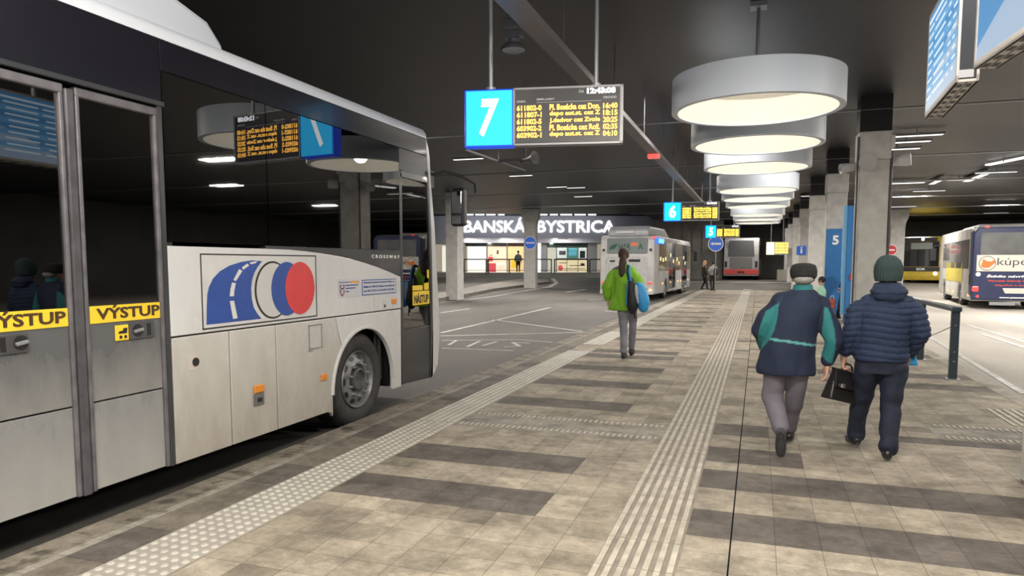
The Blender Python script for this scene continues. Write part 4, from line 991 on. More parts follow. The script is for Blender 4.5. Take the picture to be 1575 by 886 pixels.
# bring the front face (y=L) to the spot
for o_ in [yb]:
    o_.location = Vector(o_.location) - (Matrix.Rotation(math.radians(160), 4, 'Z') @ Vector((0, 11.0, 0)))
def yf(f):  # front parts in the bus frame
    return f
g = g_(); g.box(-1.12, 1.12, 10.99, 11.03, 1.15, 2.75); ws = g.build('windscreen', FG, yb, bevel=.04)
g = g_(); g.box(-.75, .45, 11.03, 11.04, 2.25, 2.65); g.build('blind', mat('blind_grey', (.25, .28, .26), .5), ws)
g = g_(); g.box(-1.0, 1.0, 11.0, 11.035, 2.78, 2.98); g.build('destination_display', mat('display_dark', (.03, .03, .03), .3), yb)
for x in (-.95, .95):
    g = g_(); g.cyl((x, 11.0, .72), (x, 11.04, .72), .10, n=16); g.build('headlight', HEADL, yb)
g = g_(); g.cyl((.95, 11.0, 2.2), (.95, 11.05, 2.2), .10, n=14); g.build('marker_lamp', emis('warm_lamp', (1, .8, .3), 2), yb)
g = g_(); g.cyl((-.2, 11.0, 2.88), (-.2, 11.05, 2.88), .09, n=14); g.build('marker_lamp', emis('blue_lamp', (.5, .6, 1), 4), yb)
g = g_(); g.box(-1.2, 1.2, 11.0, 11.03, .85, 1.13); fb = g.build('front_band', DGREY, yb)
far_text(g_, fb, 'SOR', .1, .92, .5, .14, TEXTW, y=11.032, flip=True)
for x in (-1.42, 1.42):
    g = g_(); g.box(x - .12, x + .12, 10.95, 11.1, 1.75, 2.35); g.box(min(x, x * .85), max(x, x * .85), 11.0, 11.05, 2.35, 2.42); g.build('mirror', BLACK, yb, bevel=.03)

# ================================================================== SHOPS AND THE TOWN NAME (facade across the far left)
K = 62.0
def F(x, y, d=0): return P(x, y, D=K + d)
FX = Vector((_rt.x, _rt.y, 0)); FN = Vector((-math.sin(YAW), math.cos(YAW), 0))   # along facade, away from us
def fbox(x0, x1, y0, y1, d0, d1, g=None):
    """box whose front matches image columns x0..x1 and rows y0 (top) .. y1 (bottom) on the facade plane, depth d0..d1 behind it"""
    g = g or G(); a = F(x0, y1); b = F(x1, y1); t = F(x0, y0)
    a = Vector((a.x, a.y, a.z)); wv = FX * ((b - a).dot(FX)); hgt = t.z - a.z
    p = [a + FN * d0, a + wv + FN * d0, a + wv + FN * d1, a + FN * d1]
    g.hexa(p, (0, 0, hgt)); return g
gf = P(800, 424, D=58)
FZ = F(800, 419).z
g = fbox(640, 1010, 418.5, 427, -4.5, 8); tag(g.build('floor_shop_terrace', mat('terrace', (.34, .335, .32), .6, noise_amt=.2), None), kind='structure')
shop = empty('shop_building', tuple(F(820, 419, 4)), 'shopping building with the glowing town name above its lit shop windows', 'building')
ROOTM[shop.name] = Matrix.Translation(Vector(shop.location)).inverted()
FASC = mat('fascia_grey', (.42, .42, .46), .5, noise_amt=.1)
fbox(640, 1010, 333, 374, -.6, 3).build('fascia', FASC, shop, bevel=.02)
fbox(640, 1010, 318, 333, .5, 3).build('roof_edge', BEAM, shop)
fbox(640, 1010, 374, 419, 4.0, 4.3).build('inner_wall', mat('shop_inner', (.5, .47, .4), .7, emit=(1, .88, .66), es=.25), shop)  # wall glows to stand for the lit shop interior
GREY = mat('shop_pillar', (.24, .24, .25), .6)
for (a, b) in ((688, 700), (832, 841), (904, 918)): fbox(a, b, 373, 419, -.05, .4).build('pillar', GREY, shop)
DG = mat('shop_sign_green', (.06, .11, .10), .5); CR = mat('shop_cream', (.55, .53, .45), .6, emit=(1, .95, .80), es=.62); PK = mat('poster_pink', (.62, .36, .26), .6, emit=(1, .62, .45), es=.6)  # panels, posters and counter glow, painting in the shop lighting
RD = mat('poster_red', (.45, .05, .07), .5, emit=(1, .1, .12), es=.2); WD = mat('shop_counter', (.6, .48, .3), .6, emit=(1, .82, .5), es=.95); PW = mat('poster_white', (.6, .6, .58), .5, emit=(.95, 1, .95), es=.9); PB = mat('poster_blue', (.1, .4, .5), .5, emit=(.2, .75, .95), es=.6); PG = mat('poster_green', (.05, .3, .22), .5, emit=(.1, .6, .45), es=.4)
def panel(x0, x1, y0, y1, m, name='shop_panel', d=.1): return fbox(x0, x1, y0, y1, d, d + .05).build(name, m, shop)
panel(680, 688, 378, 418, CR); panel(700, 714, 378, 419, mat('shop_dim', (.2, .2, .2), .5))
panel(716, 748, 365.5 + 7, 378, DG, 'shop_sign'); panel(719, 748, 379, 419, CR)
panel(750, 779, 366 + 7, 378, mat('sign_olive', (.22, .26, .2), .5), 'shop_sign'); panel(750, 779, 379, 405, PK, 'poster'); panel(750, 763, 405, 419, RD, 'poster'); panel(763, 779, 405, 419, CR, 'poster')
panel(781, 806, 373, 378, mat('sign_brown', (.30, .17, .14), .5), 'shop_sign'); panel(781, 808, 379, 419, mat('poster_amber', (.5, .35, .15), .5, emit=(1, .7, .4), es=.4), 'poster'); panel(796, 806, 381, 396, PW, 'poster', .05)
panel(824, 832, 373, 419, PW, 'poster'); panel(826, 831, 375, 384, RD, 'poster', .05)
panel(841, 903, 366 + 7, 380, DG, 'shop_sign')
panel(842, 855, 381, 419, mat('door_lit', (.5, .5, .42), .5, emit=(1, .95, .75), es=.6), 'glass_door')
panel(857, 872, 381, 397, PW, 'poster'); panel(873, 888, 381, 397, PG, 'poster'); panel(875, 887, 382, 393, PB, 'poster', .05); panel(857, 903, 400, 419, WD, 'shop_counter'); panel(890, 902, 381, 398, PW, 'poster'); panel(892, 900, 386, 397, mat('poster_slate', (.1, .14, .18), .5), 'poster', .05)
g = G(); c = F(862, 412); g.ball((c.x, c.y, c.z), .22, 14, 10, (1, .6, 1.2)); g.build('red_display', RD, shop)
g = G()
for x in (716, 748.5, 749.5, 780, 808, 841.5, 856, 872, 889, 903): fbox(x - .35, x + .35, 374, 419, -.02, .12, g)
fbox(716, 806, 378, 379, -.02, .12, g); fbox(841, 903, 380, 381, -.02, .12, g); fbox(856, 903, 397.5, 399.5, -.02, .12, g)
g.build('window_mullion', mat('mullion_dark', (.05, .05, .055), .5), shop)
fbox(841, 903, 381, 419, -.0, .02).build('shop_glass', glass('clear_glass', (.92, .94, .94), .6), shop)
g = G()
for (a_, b_, t_, u_) in ((721, 725, 391, 392.6), (728, 729.5, 391, 392.6), (733, 735, 391, 392.6), (753, 760, 384, 385), (753, 762, 388, 389), (753, 758, 392, 393), (764, 767, 385, 391), (784, 790, 389, 400), (893, 899, 405, 408), (860, 872, 404, 405), (876, 900, 408, 409), (860, 900, 413, 413.8), (860, 870, 386, 392)):
    fbox(a_, b_, t_, u_, .03, .08, g)
g.build('display_goods', mat('goods_dark', (.09, .05, .045), .6), shop)
for (a_, b_, t_, u_, m_) in ((764, 778, 407, 417, PK), (786, 796, 398, 412, YELLOW), (843, 854, 388, 400, PG), (727, 747, 381, 389, PW), (751, 758, 395, 402, RD), (877, 886, 402, 407, PW)):
    fbox(a_, b_, t_, u_, .06, .09).build('poster', m_, shop)
for (x, y) in ((738, 364), (753, 365), (835, 364.5), (848, 365.5), (912, 365)):
    c = F(x, y + 9.6); g = G(); c = c - FN * .1; g.cyl((c.x, c.y, c.z + .06), (c.x, c.y, c.z), .12, n=14); g.build('downlight', emis('downlight_white', (1, .97, .9), 7), shop)
g = fbox(857, 873, 362 + 5, 366 + 2, -.7, -.6); g.build('camera_bar', BLACK, shop)
for w_, x0, x1 in (('BANSKÁ', 714, 808), ('BYSTRICA', 826, 946)):
    a = F(x0, 357.5, -.62); b = F(x1, 357.5, -.62); top = F(x0, 335 if 'Á' in w_ else 339.5, -.62)
    tw = (b - a).dot(FX)
    for i in range(1):
        g = G(); text(g, w_, a, FX, (0, 0, 1), w=tw, h=top.z - a.z, bold=.012, depth=.10); g.build('town_name_lettering', WGLOW, shop)
# lamp strips under the roof edge in front of the fascia
g = G()
for (x0, x1, y) in ((716, 735, 322), (738, 748, 322), (765, 792, 321.5), (716, 728, 331), (731, 745, 331), (748, 762, 331), (766, 776, 331), (830, 842, 331), (846, 858, 331), (862, 880, 331), (884, 901, 331), (905, 917, 331), (891, 905, 323), (908, 914, 323), (916, 945, 323), (948, 960, 323.5), (962, 985, 324)):
    dd = P(x0, y, D=46.3) if y < 326 else P(x0, y, D=49)
    L2 = (x1 - x0) / FPX * (46.3 if y < 326 else 49)
    g = G(); g.hexa([dd, dd + FX * L2, dd + FX * L2 + FN * .12, dd + FN * .12], (0, 0, .09)); z_ = dd.z
    o_ = g.build('strip_lamp', emis('strip_white', (.95, .97, 1), 2.0), None); o_['label'] = 'thin white strip lamp hanging in the rows before the town name fascia'; o_['category'] = 'lamp'; o_['group'] = 'strip lamps before the shop fascia'
# rails carrying those strips
a = P(700, 321, D=46.56) + Vector((0, 0, .16)); b = P(1000, 321, D=46.42)
g = G(); g.hexa([a, a + FX * 12.8, a + FX * 12.8 + FN * .06, a + FN * .06], (0, 0, .06)); 
for i in range(6): q = a + FX * (1 + 2.2 * i); g.cyl(q, (q.x, q.y, CEIL), .012, n=6)
tag(g.build('lamp_rail', BEAM), 'front dark rail that carries thin strip lamps before the fascia', 'rail')
a = P(700, 330, D=49.1) + Vector((0, 0, .14))
g = G(); g.hexa([a, a + FX * 13.4, a + FX * 13.4 + FN * .06, a + FN * .06], (0, 0, .06))
for i in range(6): q = a + FX * (1 + 2.2 * i); g.cyl(q, (q.x, q.y, CEIL + .3), .012, n=6)
tag(g.build('lamp_rail', BEAM), 'rear dark rail that carries thin strip lamps before the fascia', 'rail')
# shop lights, and unseen fill lights added to brighten the fascia
for x in (735, 790, 872):
    c = F(x, 385, -1.5); area_light('shop_light', (c.x, c.y, FZ + 3.0), 2.5, 1, 90, (1, .95, .85))
for x in (720, 770, 830, 900):
    c = F(x, 318, -4); area_light('fascia_fill', (c.x, c.y, c.z), 2.5, .3, 30, (.85, .88, 1), (math.radians(50), 0, YAW))
# barrier rails in front of the shops
for i, (x0, x1) in enumerate(((714, 748), (751, 848), (853, 904), (907, 924))):
    a = P(x0, 427, D=57); b = P(x1, 427, D=57); z0 = F(800, 427).z - .08
    z0 = gz(a.x, a.y); z0 = F(x0, 418.5).z
    z0 = F(800, 418.5, 0).z
    r = empty('barrier', tuple(a), 'dark steel barrier rail before the shops, %s along the terrace' % ('first section', 'long middle section', 'section before the lit counter', 'last section by the city bus')[i], 'barrier', 'barriers before the shops')
    r.location = (a.x, a.y, z0); ROOTM[r.name] = Matrix.Translation(Vector(r.location)).inverted()
    n_p = max(2, int((x1 - x0) / 30) + 1)
    for k in range(n_p):
        q = a + (b - a) * (k / (n_p - 1)); g = G(); g.box(q.x - .04, q.x + .04, q.y - .04, q.y + .04, z0, z0 + 1.1); g.build('post', BLACK, r)
    u_ = (b - a).normalized()
    g = G(); g.cyl((a.x, a.y, z0 + 1.08), (b.x, b.y, z0 + 1.08), .045, n=8); g.build('top_rail', BLACK, r)
    g = G(); g.cyl((a.x, a.y, z0 + .2), (b.x, b.y, z0 + .2), .02, n=8); g.build('low_rail', BLACK, r)

# ================================================================== SIGNS, SPEAKERS, CEILING FITTINGS
def round_sign(c, rad, label, kind, FN=FN, FX=FX):
    r = empty('round_sign', tuple(c), label, 'sign')
    g = G(); g.cyl(c, c + FN * .03, rad, n=40); g.build('rim', TEXTW, r)
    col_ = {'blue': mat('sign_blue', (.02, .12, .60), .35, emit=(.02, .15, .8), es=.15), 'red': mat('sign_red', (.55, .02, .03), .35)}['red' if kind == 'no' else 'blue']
    g = G(); g.cyl(c - FN * .006, c + FN * .01, rad * .9, n=40); f = g.build('face', col_, r)
    g = G(); s = rad
    if kind == 'no': poly = [(-.6, -.13), (.6, -.13), (.6, .13), (-.6, .13)]
    elif kind == 'left': poly = [(-.72, 0), (-.38, .26), (-.38, .12), (.68, .12), (.68, -.12), (-.38, -.12), (-.38, -.26)]
    else: poly = [(-.74, 0), (-.5, .2), (-.5, .10), (.5, .10), (.5, .2), (.74, 0), (.5, -.2), (.5, -.10), (-.5, -.10), (-.5, -.2)]
    g.prism([(p[0] * s, p[1] * s) for p in poly], c - FN * .008, FX, (0, 0, 1), -FN * .003); g.build('symbol', TEXTW, f)
    return r
c = P(815.5, 373.5, Y=C815 - .031)
round_sign(c, .40, 'round blue sign with white double arrow fixed on the flaring island column', 'both', Vector((0, 1, 0)), Vector((1, 0, 0)))
c = P(1101, 375, D=38.5)
r = round_sign(c, .42, 'round blue sign with white left arrow on a thin pole by the far couple', 'left')
g = G(); g.cyl((c.x, c.y + .06, 0), (c.x, c.y + .06, c.z + .3), .03, n=8); g.build('pole', GALV, r)
c = P(1371, 384.5, Y=C1372 - .031)
round_sign(c, .32, 'round red no entry sign with white bar on the white column', 'no', Vector((0, 1, 0)), Vector((1, 0, 0)))
a = P(1225, 392, Y=36.74)
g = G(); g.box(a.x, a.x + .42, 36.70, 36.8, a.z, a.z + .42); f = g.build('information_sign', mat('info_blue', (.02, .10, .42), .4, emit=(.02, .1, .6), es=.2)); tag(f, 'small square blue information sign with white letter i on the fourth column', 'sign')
g = G(); g.box(a.x + .17, a.x + .25, 36.69, 36.70, a.z + .07, a.z + .27); g.box(a.x + .17, a.x + .25, 36.69, 36.70, a.z + .30, a.z + .37); g.build('symbol', TEXTW, f); 
bpy.context.view_layer.update()
for o_ in [o for o in COL.objects if o.name.startswith('symbol') and o.parent is None]:
    o_.parent = f
# column fittings
PALE = mat('fitting_pale', (.55, .55, .56), .4)
def speaker(a, b, rad, label):
    g = G(); d = (b - a).normalized(); L_ = (b - a).length
    g.lathe([(.0005, 0), (rad * .6, 0), (rad * .7, L_ * .3), (rad, L_ * .75), (rad, L_), (rad * .85, L_), (.0005, L_ - .03)], a, d, 20); o = g.build('loudspeaker', PALE, smooth='auto'); tag(o, label, 'loudspeaker', 'loudspeakers on the tall column')
speaker(Vector((1.85, 16.0, 3.55)), Vector((1.52, 15.9, 3.50)), .10, 'pale cylinder loudspeaker on the side of the tall column nearest the ring lamps')
speaker(Vector((2.40, 16.0, 3.60)), Vector((2.78, 15.9, 3.64)), .12, 'pale cylinder loudspeaker on the road side of the tall column')
g = G(); g.lathe([(.0005, -.02), (.06, -.02), (.16, .06), (.17, .10), (.0005, .12)], (2.02, 15.80, 3.62), (-.3, -1, -.4), 24); o = g.build('bulkhead_lamp', mat('lamp_oval', (.4, .4, .42), .3)); tag(o, 'small oval bulkhead lamp on the front of the tall column', 'lamp')
g = G(); g.box(2.40, 2.47, 15.75, 15.95, 3.86, 4.1); o = g.build('junction_box', PALE); tag(o, 'white junction box high on the road side of the tall column', 'box')
g = G(); g.cyl((2.43, 15.83, 0), (2.43, 15.83, 3.8), .025, n=8); g.cyl((1.82, 15.78, 0), (1.82, 15.78, 4.1), .02, n=8); cc = next(o for o in COL.objects if o.name == 'column.001'); g.build('conduit', mat('conduit_dark', (.06, .06, .065), .5), cc)
# ceiling luminaires
LUMM = emis('luminaire_face', (1, .97, .92), 1.5)
def luminaire(pc, w, d, label, group=None, rz=0, drop=.08):
    g = G(); c = Vector((pc.x, pc.y, 0)); r = empty('ceiling_luminaire', (pc.x, pc.y, pc.z), label, 'lamp', group or 'ceiling luminaires over the roads')
    R_ = Matrix.Rotation(rz, 3, 'Z'); ux = R_ @ Vector((w / 2, 0, 0)); uy = R_ @ Vector((0, d / 2, 0))
    g.obox((pc.x, pc.y, pc.z + .035), ux, uy, (0, 0, .03)); g.build('tray', GALV, r)
    g = G(); g.obox((pc.x, pc.y, pc.z), ux * .94, uy * .9, (0, 0, .005)); g.build('diffuser', LUMM, r)
    g = G(); g.cyl((pc.x, pc.y, pc.z + .06), (pc.x, pc.y, CEIL), .012, n=6); g.build('hanger', GALV, r)
spots = [(1410, 209, 1.2, .14), (1393, 219, 1.2, .14), (1379, 230, 1.2, .14), (1532, 265.5, 1.3, .12), (1429, 294, 1.3, .12), (1390, 282, 1.5, .3), (1475, 277, .8, .12), (1390, 318, 1.3, .12), (1532, 328, 1.4, .12), (1500, 274, .25, 2.6), (1440, 280, .2, 1.8),
         (720, 245, 1.0, .12), (801, 270.5, .9, .12), (897, 302.5, .9, .12), (856, 288, .9, .12), (886, 289, .8, .1), (1068, 351, .5, .1), (1081, 356, .5, .1), (1242, 302, .6, .1)]
labs = ['first white slat lamp of the stepped row beside the tall column top', 'second white slat lamp of the stepped row beside the tall column top', 'third white slat lamp of the stepped row beside the tall column top', 'bright white ceiling lamp above the midi bus, farther right than the long strip', 'white ceiling lamp hanging just under the two crossing pipes right of the tall column', 'flat square ceiling panel lamp right of the tall column', 'short white ceiling lamp beside the long slanted strip', 'faint far ceiling lamp above the white flared column', 'faint far ceiling lamp right above the midi bus roof', 'long slanted strip lamp running lengthwise over the right road', 'shorter slanted strip lamp running lengthwise over the right road',
        'white ceiling lamp below the cyan number seven', 'white ceiling lamp beside the hanging horn loudspeaker', 'small ceiling lamp above the roof of the city bus', 'small slanted ceiling lamp over the left road', 'short ceiling lamp right of the slanted one over the left road', 'tiny ceiling lamp just below board six', 'tiny ceiling lamp right of the round arrow sign top', 'small lamp high between the ring lamps and the columns']
for (x, y, w, d), lb in zip(spots, labs):
    luminaire(P(x, y, Z=CEIL - .16), w, d, lb)
g = G()
pL = P(1575, 243, Z=CEIL - .14); pM = P(1515, 255, Z=CEIL - .14)
g.hexa([pM, pM + Vector((.16, 0, 0)), pL + Vector((.16, 0, 0)), pL], (0, 0, .05)); o = g.build('strip_lamp', LUMM); tag(o, 'long bright strip lamp at the edge of the picture over the right road', 'lamp')
g = G(); pq = (pL + pM) / 2; g.cyl(pq, (pq.x, pq.y, CEIL), .02, n=6); g.cyl(pM + Vector((.08, .02, .04)), (pM.x + .08, pM.y + .02, CEIL), .02, n=6); q2 = g.build('hanger', GALV, None); q2.parent = o
# floodlight above board seven
c = P(790, 66, D=9.2)
r = empty('floodlight', tuple(c), 'bell shaped grey floodlight hanging above the departure board seven', 'lamp')
g = G(); g.lathe([(.17, -.10), (.165, -.07), (.12, -.02), (.07, .0), (.07, .05), (.0005, .05)], c, (0, 0, 1), 28); g.build('reflector', GALV, r, smooth='auto')
g = G(); g.lathe([(.150, -.095), (.0005, -.07)], c, (0, 0, 1), 28); g.build('lens', mat('flood_lens', (.3, .32, .4), .2), r)
g = G(); g.box(c.x - .12, c.x + .12, c.y - .06, c.y + .06, c.z + .06, c.z + .15); g.box(c.x - .12, c.x + .12, c.y - .05, c.y + .05, c.z + .20, c.z + .30); g.build('ballast', mat('ballast_grey', (.16, .17, .2), .4), r, bevel=.01)
g = G(); g.cyl((c.x - .07, c.y, c.z + .05), (c.x - .07, c.y, CEIL), .012, n=6); g.cyl((c.x + .07, c.y, c.z + .05), (c.x + .07, c.y, CEIL), .012, n=6); g.build('hanger', GALV, r)
# horn loudspeaker
c = P(808, 246, D=13.5)
r = empty('horn_loudspeaker', tuple(c), 'grey horn loudspeaker with bracket hanging over the left road', 'loudspeaker')
g = G(); g.lathe([(.0005, -.10), (.05, -.10), (.06, .10), (.12, .22), (.125, .24), (.09, .22), (.0005, .12)], c, (1, -.4, .1), 24); g.build('horn', mat('horn_grey', (.15, .15, .17), .4), r, smooth='auto')
g = G(); g.box(c.x - .55, c.x + .05, c.y, c.y + .05, c.z - .02, c.z + .04); g.cyl((c.x, c.y + .02, c.z), (c.x, c.y + .02, CEIL), .015, n=6); g.build('bracket', mat('horn_grey', (.15, .15, .17), .4), r)
c = P(978, 258, D=15)
# thin rail from board seven to the loudspeaker
a = P(716, 230, Z=4.5); b = P(808, 262, Z=4.5)
g = G(); g.cyl(a, b, .03, n=8)
for t in (.05, .5, .95): q = a.lerp(b, t); g.cyl(q, (q.x, q.y, CEIL - .004), .012, n=6)
tag(g.build('conduit', GALV), 'thin grey conduit running away under the ceiling below board seven', 'pipe')

# ================================================================== RAILING, BLUE PANELS, BIN
RAILM = mat('railing_blue_grey', (.045, .065, .085), .4, .3, noise_amt=.15)
r = empty('railing', (2.58, 12.3, 0), 'dark blue grey steel railing with flat posts beside the right road', 'railing')
ys_ = [11.2, 13.3, 15.4]
for y in ys_:
    g = G(); g.box(2.54, 2.64, y - .035, y + .035, .0, .96); pst = g.build('post', RAILM, r, bevel=.005)
    g = G(); g.box(2.50, 2.68, y - .09, y + .09, .0, .008); g.build('foot_plate', GALV, pst)
    g = G()
    for z in (.25, .38, .75): g.cyl((2.59, y - .036, z), (2.59, y - .041, z), .008, n=10)
    g.build('bolt', STK, pst)
g = G(); g.box(2.53, 2.65, 11.12, 15.7, .94, 1.0); g.build('top_rail', RAILM, r, bevel=.01)
g = G(); g.cyl((2.59, 11.2, .75), (2.59, 13.3, .32), .006, n=6); g.cyl((2.59, 13.3, .75), (2.59, 15.4, .32), .006, n=6); g.build('cable', GALV, r)
BLUE = mat('panel_blue', (.025, .16, .42), .4, noise_amt=.08)
BLUEL = mat('panel_blue_lit', (.16, .40, .66), .4)
r = empty('blue_pillar', (2.35, 21.4, 0), 'tall narrow blue pillar panel beside the tall concrete column', 'pillar')
g = G(); g.box(2.26, 2.50, 21.2, 21.5, 0, 3.15); g.build('panel', BLUE, r, bevel=.01)
g = G(); g.box(2.16, 2.255, 21.25, 21.35, .2, 3.15); g.build('lit_edge', BLUEL, r)  # paler blue paints in the lit edge of the pillar
g = G(); g.box(2.52 - .16, 2.52, 21.17, 21.2, 1.15, 1.32); g.build('sticker', mat('sticker_red', (.45, .05, .05), .5), r)
a = P(1271, 352, Y=22.4); b = P(1296, 352, Y=22.4)
r = empty('number_panel', (2.0, 22.45, 0), 'blue stop panel with a white number five on the third column', 'sign')
g = G(); g.box(a.x, b.x, 22.4, 22.5, .45, a.z); pn = g.build('panel', BLUE, r, bevel=.01)
g = G(); text(g, '5', (a.x + .17, 22.395, a.z - .46), (1, 0, 0), (0, 0, 1), w=.17, h=.27, bold=.04, depth=.004); g.build('number', TEXTW, pn)
g = G(); g.box(a.x + .08, b.x - .02, 22.42, 22.6, 0, .46); g.build('foot', BLUE, r)
r = empty('vending_box', (1.92, 22.18, 0), 'low blue box with black slot standing before the panel with number five', 'box')
a = P(1273, 484, Z=0); 
g = G(); g.box(1.70, 1.94, 22.0, 22.36, 0, .42); g.build('cabinet', BLUE, r, bevel=.02)
g = G(); g.box(1.76, 1.90, 21.985, 22.0, .18, .27); g.build('slot', BLACK, r)
# bench for the seated passenger
r = empty('bench', (1.9, 21.3, 0), 'small bench under the seated passenger in the mint jacket', 'bench')
g = G(); g.box(1.55, 2.1, 21.35, 21.75, .31, .345); g.build('seat', BLUE, r, bevel=.01)
for x in (1.6, 2.02):
    g = G(); g.box(x, x + .05, 21.5, 21.6, 0, .31); g.build('leg', GALV, r)
# ================================================================== PEOPLE
SKIN = mat('skin', (.52, .30, .22), .55, noise_amt=.1, noise_scale=20)
CLOTH = mat('cloth_coloured', (.5, .5, .5), .8, attr=True, bump=.25, bump_scale=240)
def cap(a, b, ra, rb=None): return ('c', Vector(a), Vector(b), ra, ra if rb is None else rb)
def elp(c, r, rot=(0, 0, 0)): return ('e', Vector(c), r, rot)
def loft(rings, n=28): return ('l', rings, n)
def _raw(prims):
    g = G()
    for p in prims:
        if p[0] == 'c':
            _, a, b, ra, rb = p
            g.ball(a, ra, 14, 10); g.ball(b, rb, 14, 10)
            if (b - a).length > 1e-4: g.cyl(a, b, ra, rb, 16)
        elif p[0] == 'e':
            _, c, r, rot = p; k = G(); k.ball((0, 0, 0), 1, 20, 14, r)
            from mathutils import Euler
            R_ = Euler(rot).to_matrix(); g.add([R_ @ v + c for v in k.v], k.f)
        else:
            _, rings, n = p; vs = []
            for (cx, cy, z, rx, ry) in rings:
                vs += [(cx + rx * math.cos(2 * math.pi * i / n), cy + ry * math.sin(2 * math.pi * i / n), z) for i in range(n)]
            m = len(rings); fs = [(j * n + i, j * n + (i + 1) % n, (j + 1) * n + (i + 1) % n, (j + 1) * n + i) for j in range(m - 1) for i in range(n)]
            fs += [tuple(range(n))[::-1], tuple((m - 1) * n + i for i in range(n))]
            g.add(vs, fs)
    return g
def blob(prims, voxel, name, m, parent, colour=None, shape=None, smooth_it=4):
    """one continuous skin over overlapping volumes, typed in the person's own frame"""
    g = _raw(prims); me = bpy.data.meshes.new('tmp'); me.from_pydata([tuple(v) for v in g.v], [], g.f); me.update()
    bm = bmesh.new(); bm.from_mesh(me); bmesh.ops.recalc_face_normals(bm, faces=bm.faces); bm.to_mesh(me); bm.free()
    o = bpy.data.objects.new('tmp', me); COL.objects.link(o)
    r = o.modifiers.new('r', 'REMESH'); r.mode = 'VOXEL'; r.voxel_size = voxel; r.adaptivity = 0
    if smooth_it:
        s = o.modifiers.new('s', 'SMOOTH'); s.iterations = smooth_it; s.factor = .5
    dg = bpy.context.evaluated_depsgraph_get(); dg.update()
    nm = bpy.data.meshes.new_from_object(o.evaluated_get(dg)); bpy.data.objects.remove(o); bpy.data.meshes.remove(me)
    nm.name = name
    if shape:
        ns = [v.normal.copy() for v in nm.vertices]
        for v, n in zip(nm.vertices, ns): v.co = v.co + n * shape(v.co.copy(), n)
        nm.update()
    if colour:
        ca = nm.color_attributes.new('Col', 'FLOAT_COLOR', 'POINT'); 
        for i, v in enumerate(nm.vertices): ca.data[i].color = (*colour(v.co, v.normal), 1)
    for p in nm.polygons: p.use_smooth = True
    nm.materials.clear(); nm.materials.append(m)
    ob = bpy.data.objects.new(name, nm); COL.objects.link(ob); ob.parent = parent
    return ob
def inpoly(x, z, poly):
    c = False; n = len(poly)
    for i in range(n):
        x1, z1 = poly[i]; x2, z2 = poly[(i + 1) % n]
        if (z1 > z) != (z2 > z) and x < (x2 - x1) * (z - z1) / (z2 - z1) + x1: c = not c
    return c
def folds(amp, sx=9, sz=14, seed=0):
    def f(co, n):
        a = noise.noise(Vector((co.x * sx + seed, co.y * sx, co.z * sz)))
        b = noise.noise(Vector((co.x * sx * 2.3 + seed * 2, co.y * sx * 2.3, co.z * sz * .8 + 5)))
        return amp * (a + .5 * b)
    return f
def hand(wrist, d, side, palm, curl=.5, s=1.0, grip=False):
    """palm and five fingers: d points along the hand, side towards the thumb, palm the way the palm faces"""
    w = Vector(wrist); d = Vector(d).normalized(); side = Vector(side).normalized(); palm = Vector(palm).normalized(); pr = []
    k = w + d * .05 * s
    pr += [cap(w, w + d * .03 * s, .024 * s, .026 * s), cap(w + d * .035 * s + side * .018 * s, w + d * .085 * s + side * .026 * s, .017 * s, .014 * s), cap(w + d * .035 * s - side * .012 * s, w + d * .085 * s - side * .026 * s, .016 * s, .013 * s), cap(w + d * .035 * s, w + d * .085 * s, .018 * s, .014 * s)]
    for i, (off, ln) in enumerate(((.030, .068), (.010, .078), (-.011, .072), (-.030, .056))):
        p = w + d * .088 * s + side * off * s; ang = 0; L3 = [ln * .45 * s, ln * .32 * s, ln * .25 * s]; r = [.0092 * s, .0085 * s, .0075 * s, .0065 * s]
        for j in range(3):
            ang += curl * (1.0 if j else .8)
            q = p + (d * math.cos(ang) + palm * math.sin(ang)) * L3[j]
            pr.append(cap(p, q, r[j], r[j + 1])); p = q
    t0 = w + d * .025 * s + side * .022 * s; t1 = t0 + (d * .6 + side * .65 + palm * .3).normalized() * .038 * s; t2 = t1 + (d * .85 + side * (.1 if grip else .35) + palm * (.6 if grip else .3)).normalized() * .030 * s
    pr += [cap(t0, t1, .013 * s, .0105 * s), cap(t1, t2, .0105 * s, .0085 * s)]
    return pr
def head(c, s=1.0, turn=0):
    """head facing +y; c is its centre"""
    c = Vector(c); R_ = Matrix.Rotation(turn, 3, 'Z')
    def q(x, y, z): return c + R_ @ Vector((x, y, z)) * s
    return [elp(q(0, -.012, .018), (.076 * s, .095 * s, .098 * s), (0, 0, turn)), elp(q(0, .028, -.045), (.056 * s, .062 * s, .075 * s), (0, 0, turn)),
            cap(q(0, .090, .012), q(0, .108, -.026), .009 * s, .014 * s), elp(q(0, .084, -.062), (.024 * s, .012 * s, .010 * s), (0, 0, turn)), elp(q(0, .072, -.095), (.024 * s, .022 * s, .018 * s)),
            elp(q(.030, .076, .030), (.022 * s, .014 * s, .008 * s)), elp(q(-.030, .076, .030), (.022 * s, .014 * s, .008 * s)),
            elp(q(.080, -.008, -.008), (.010 * s, .020 * s, .032 * s), (0, 0, turn + .35)), elp(q(-.080, -.008, -.008), (.010 * s, .020 * s, .032 * s), (0, 0, turn - .35))]
def eyes(c, parent, s=1.0, turn=0):
    g = G(); R_ = Matrix.Rotation(turn, 3, 'Z')
    for x in (-.030, .030): g.ball(Vector(c) + R_ @ Vector((x, .080, .010)) * s, .010 * s, 10, 8)
    o = raw_part(g, 'eyes', mat('eye', (.6, .58, .55), .2), parent)
    return o
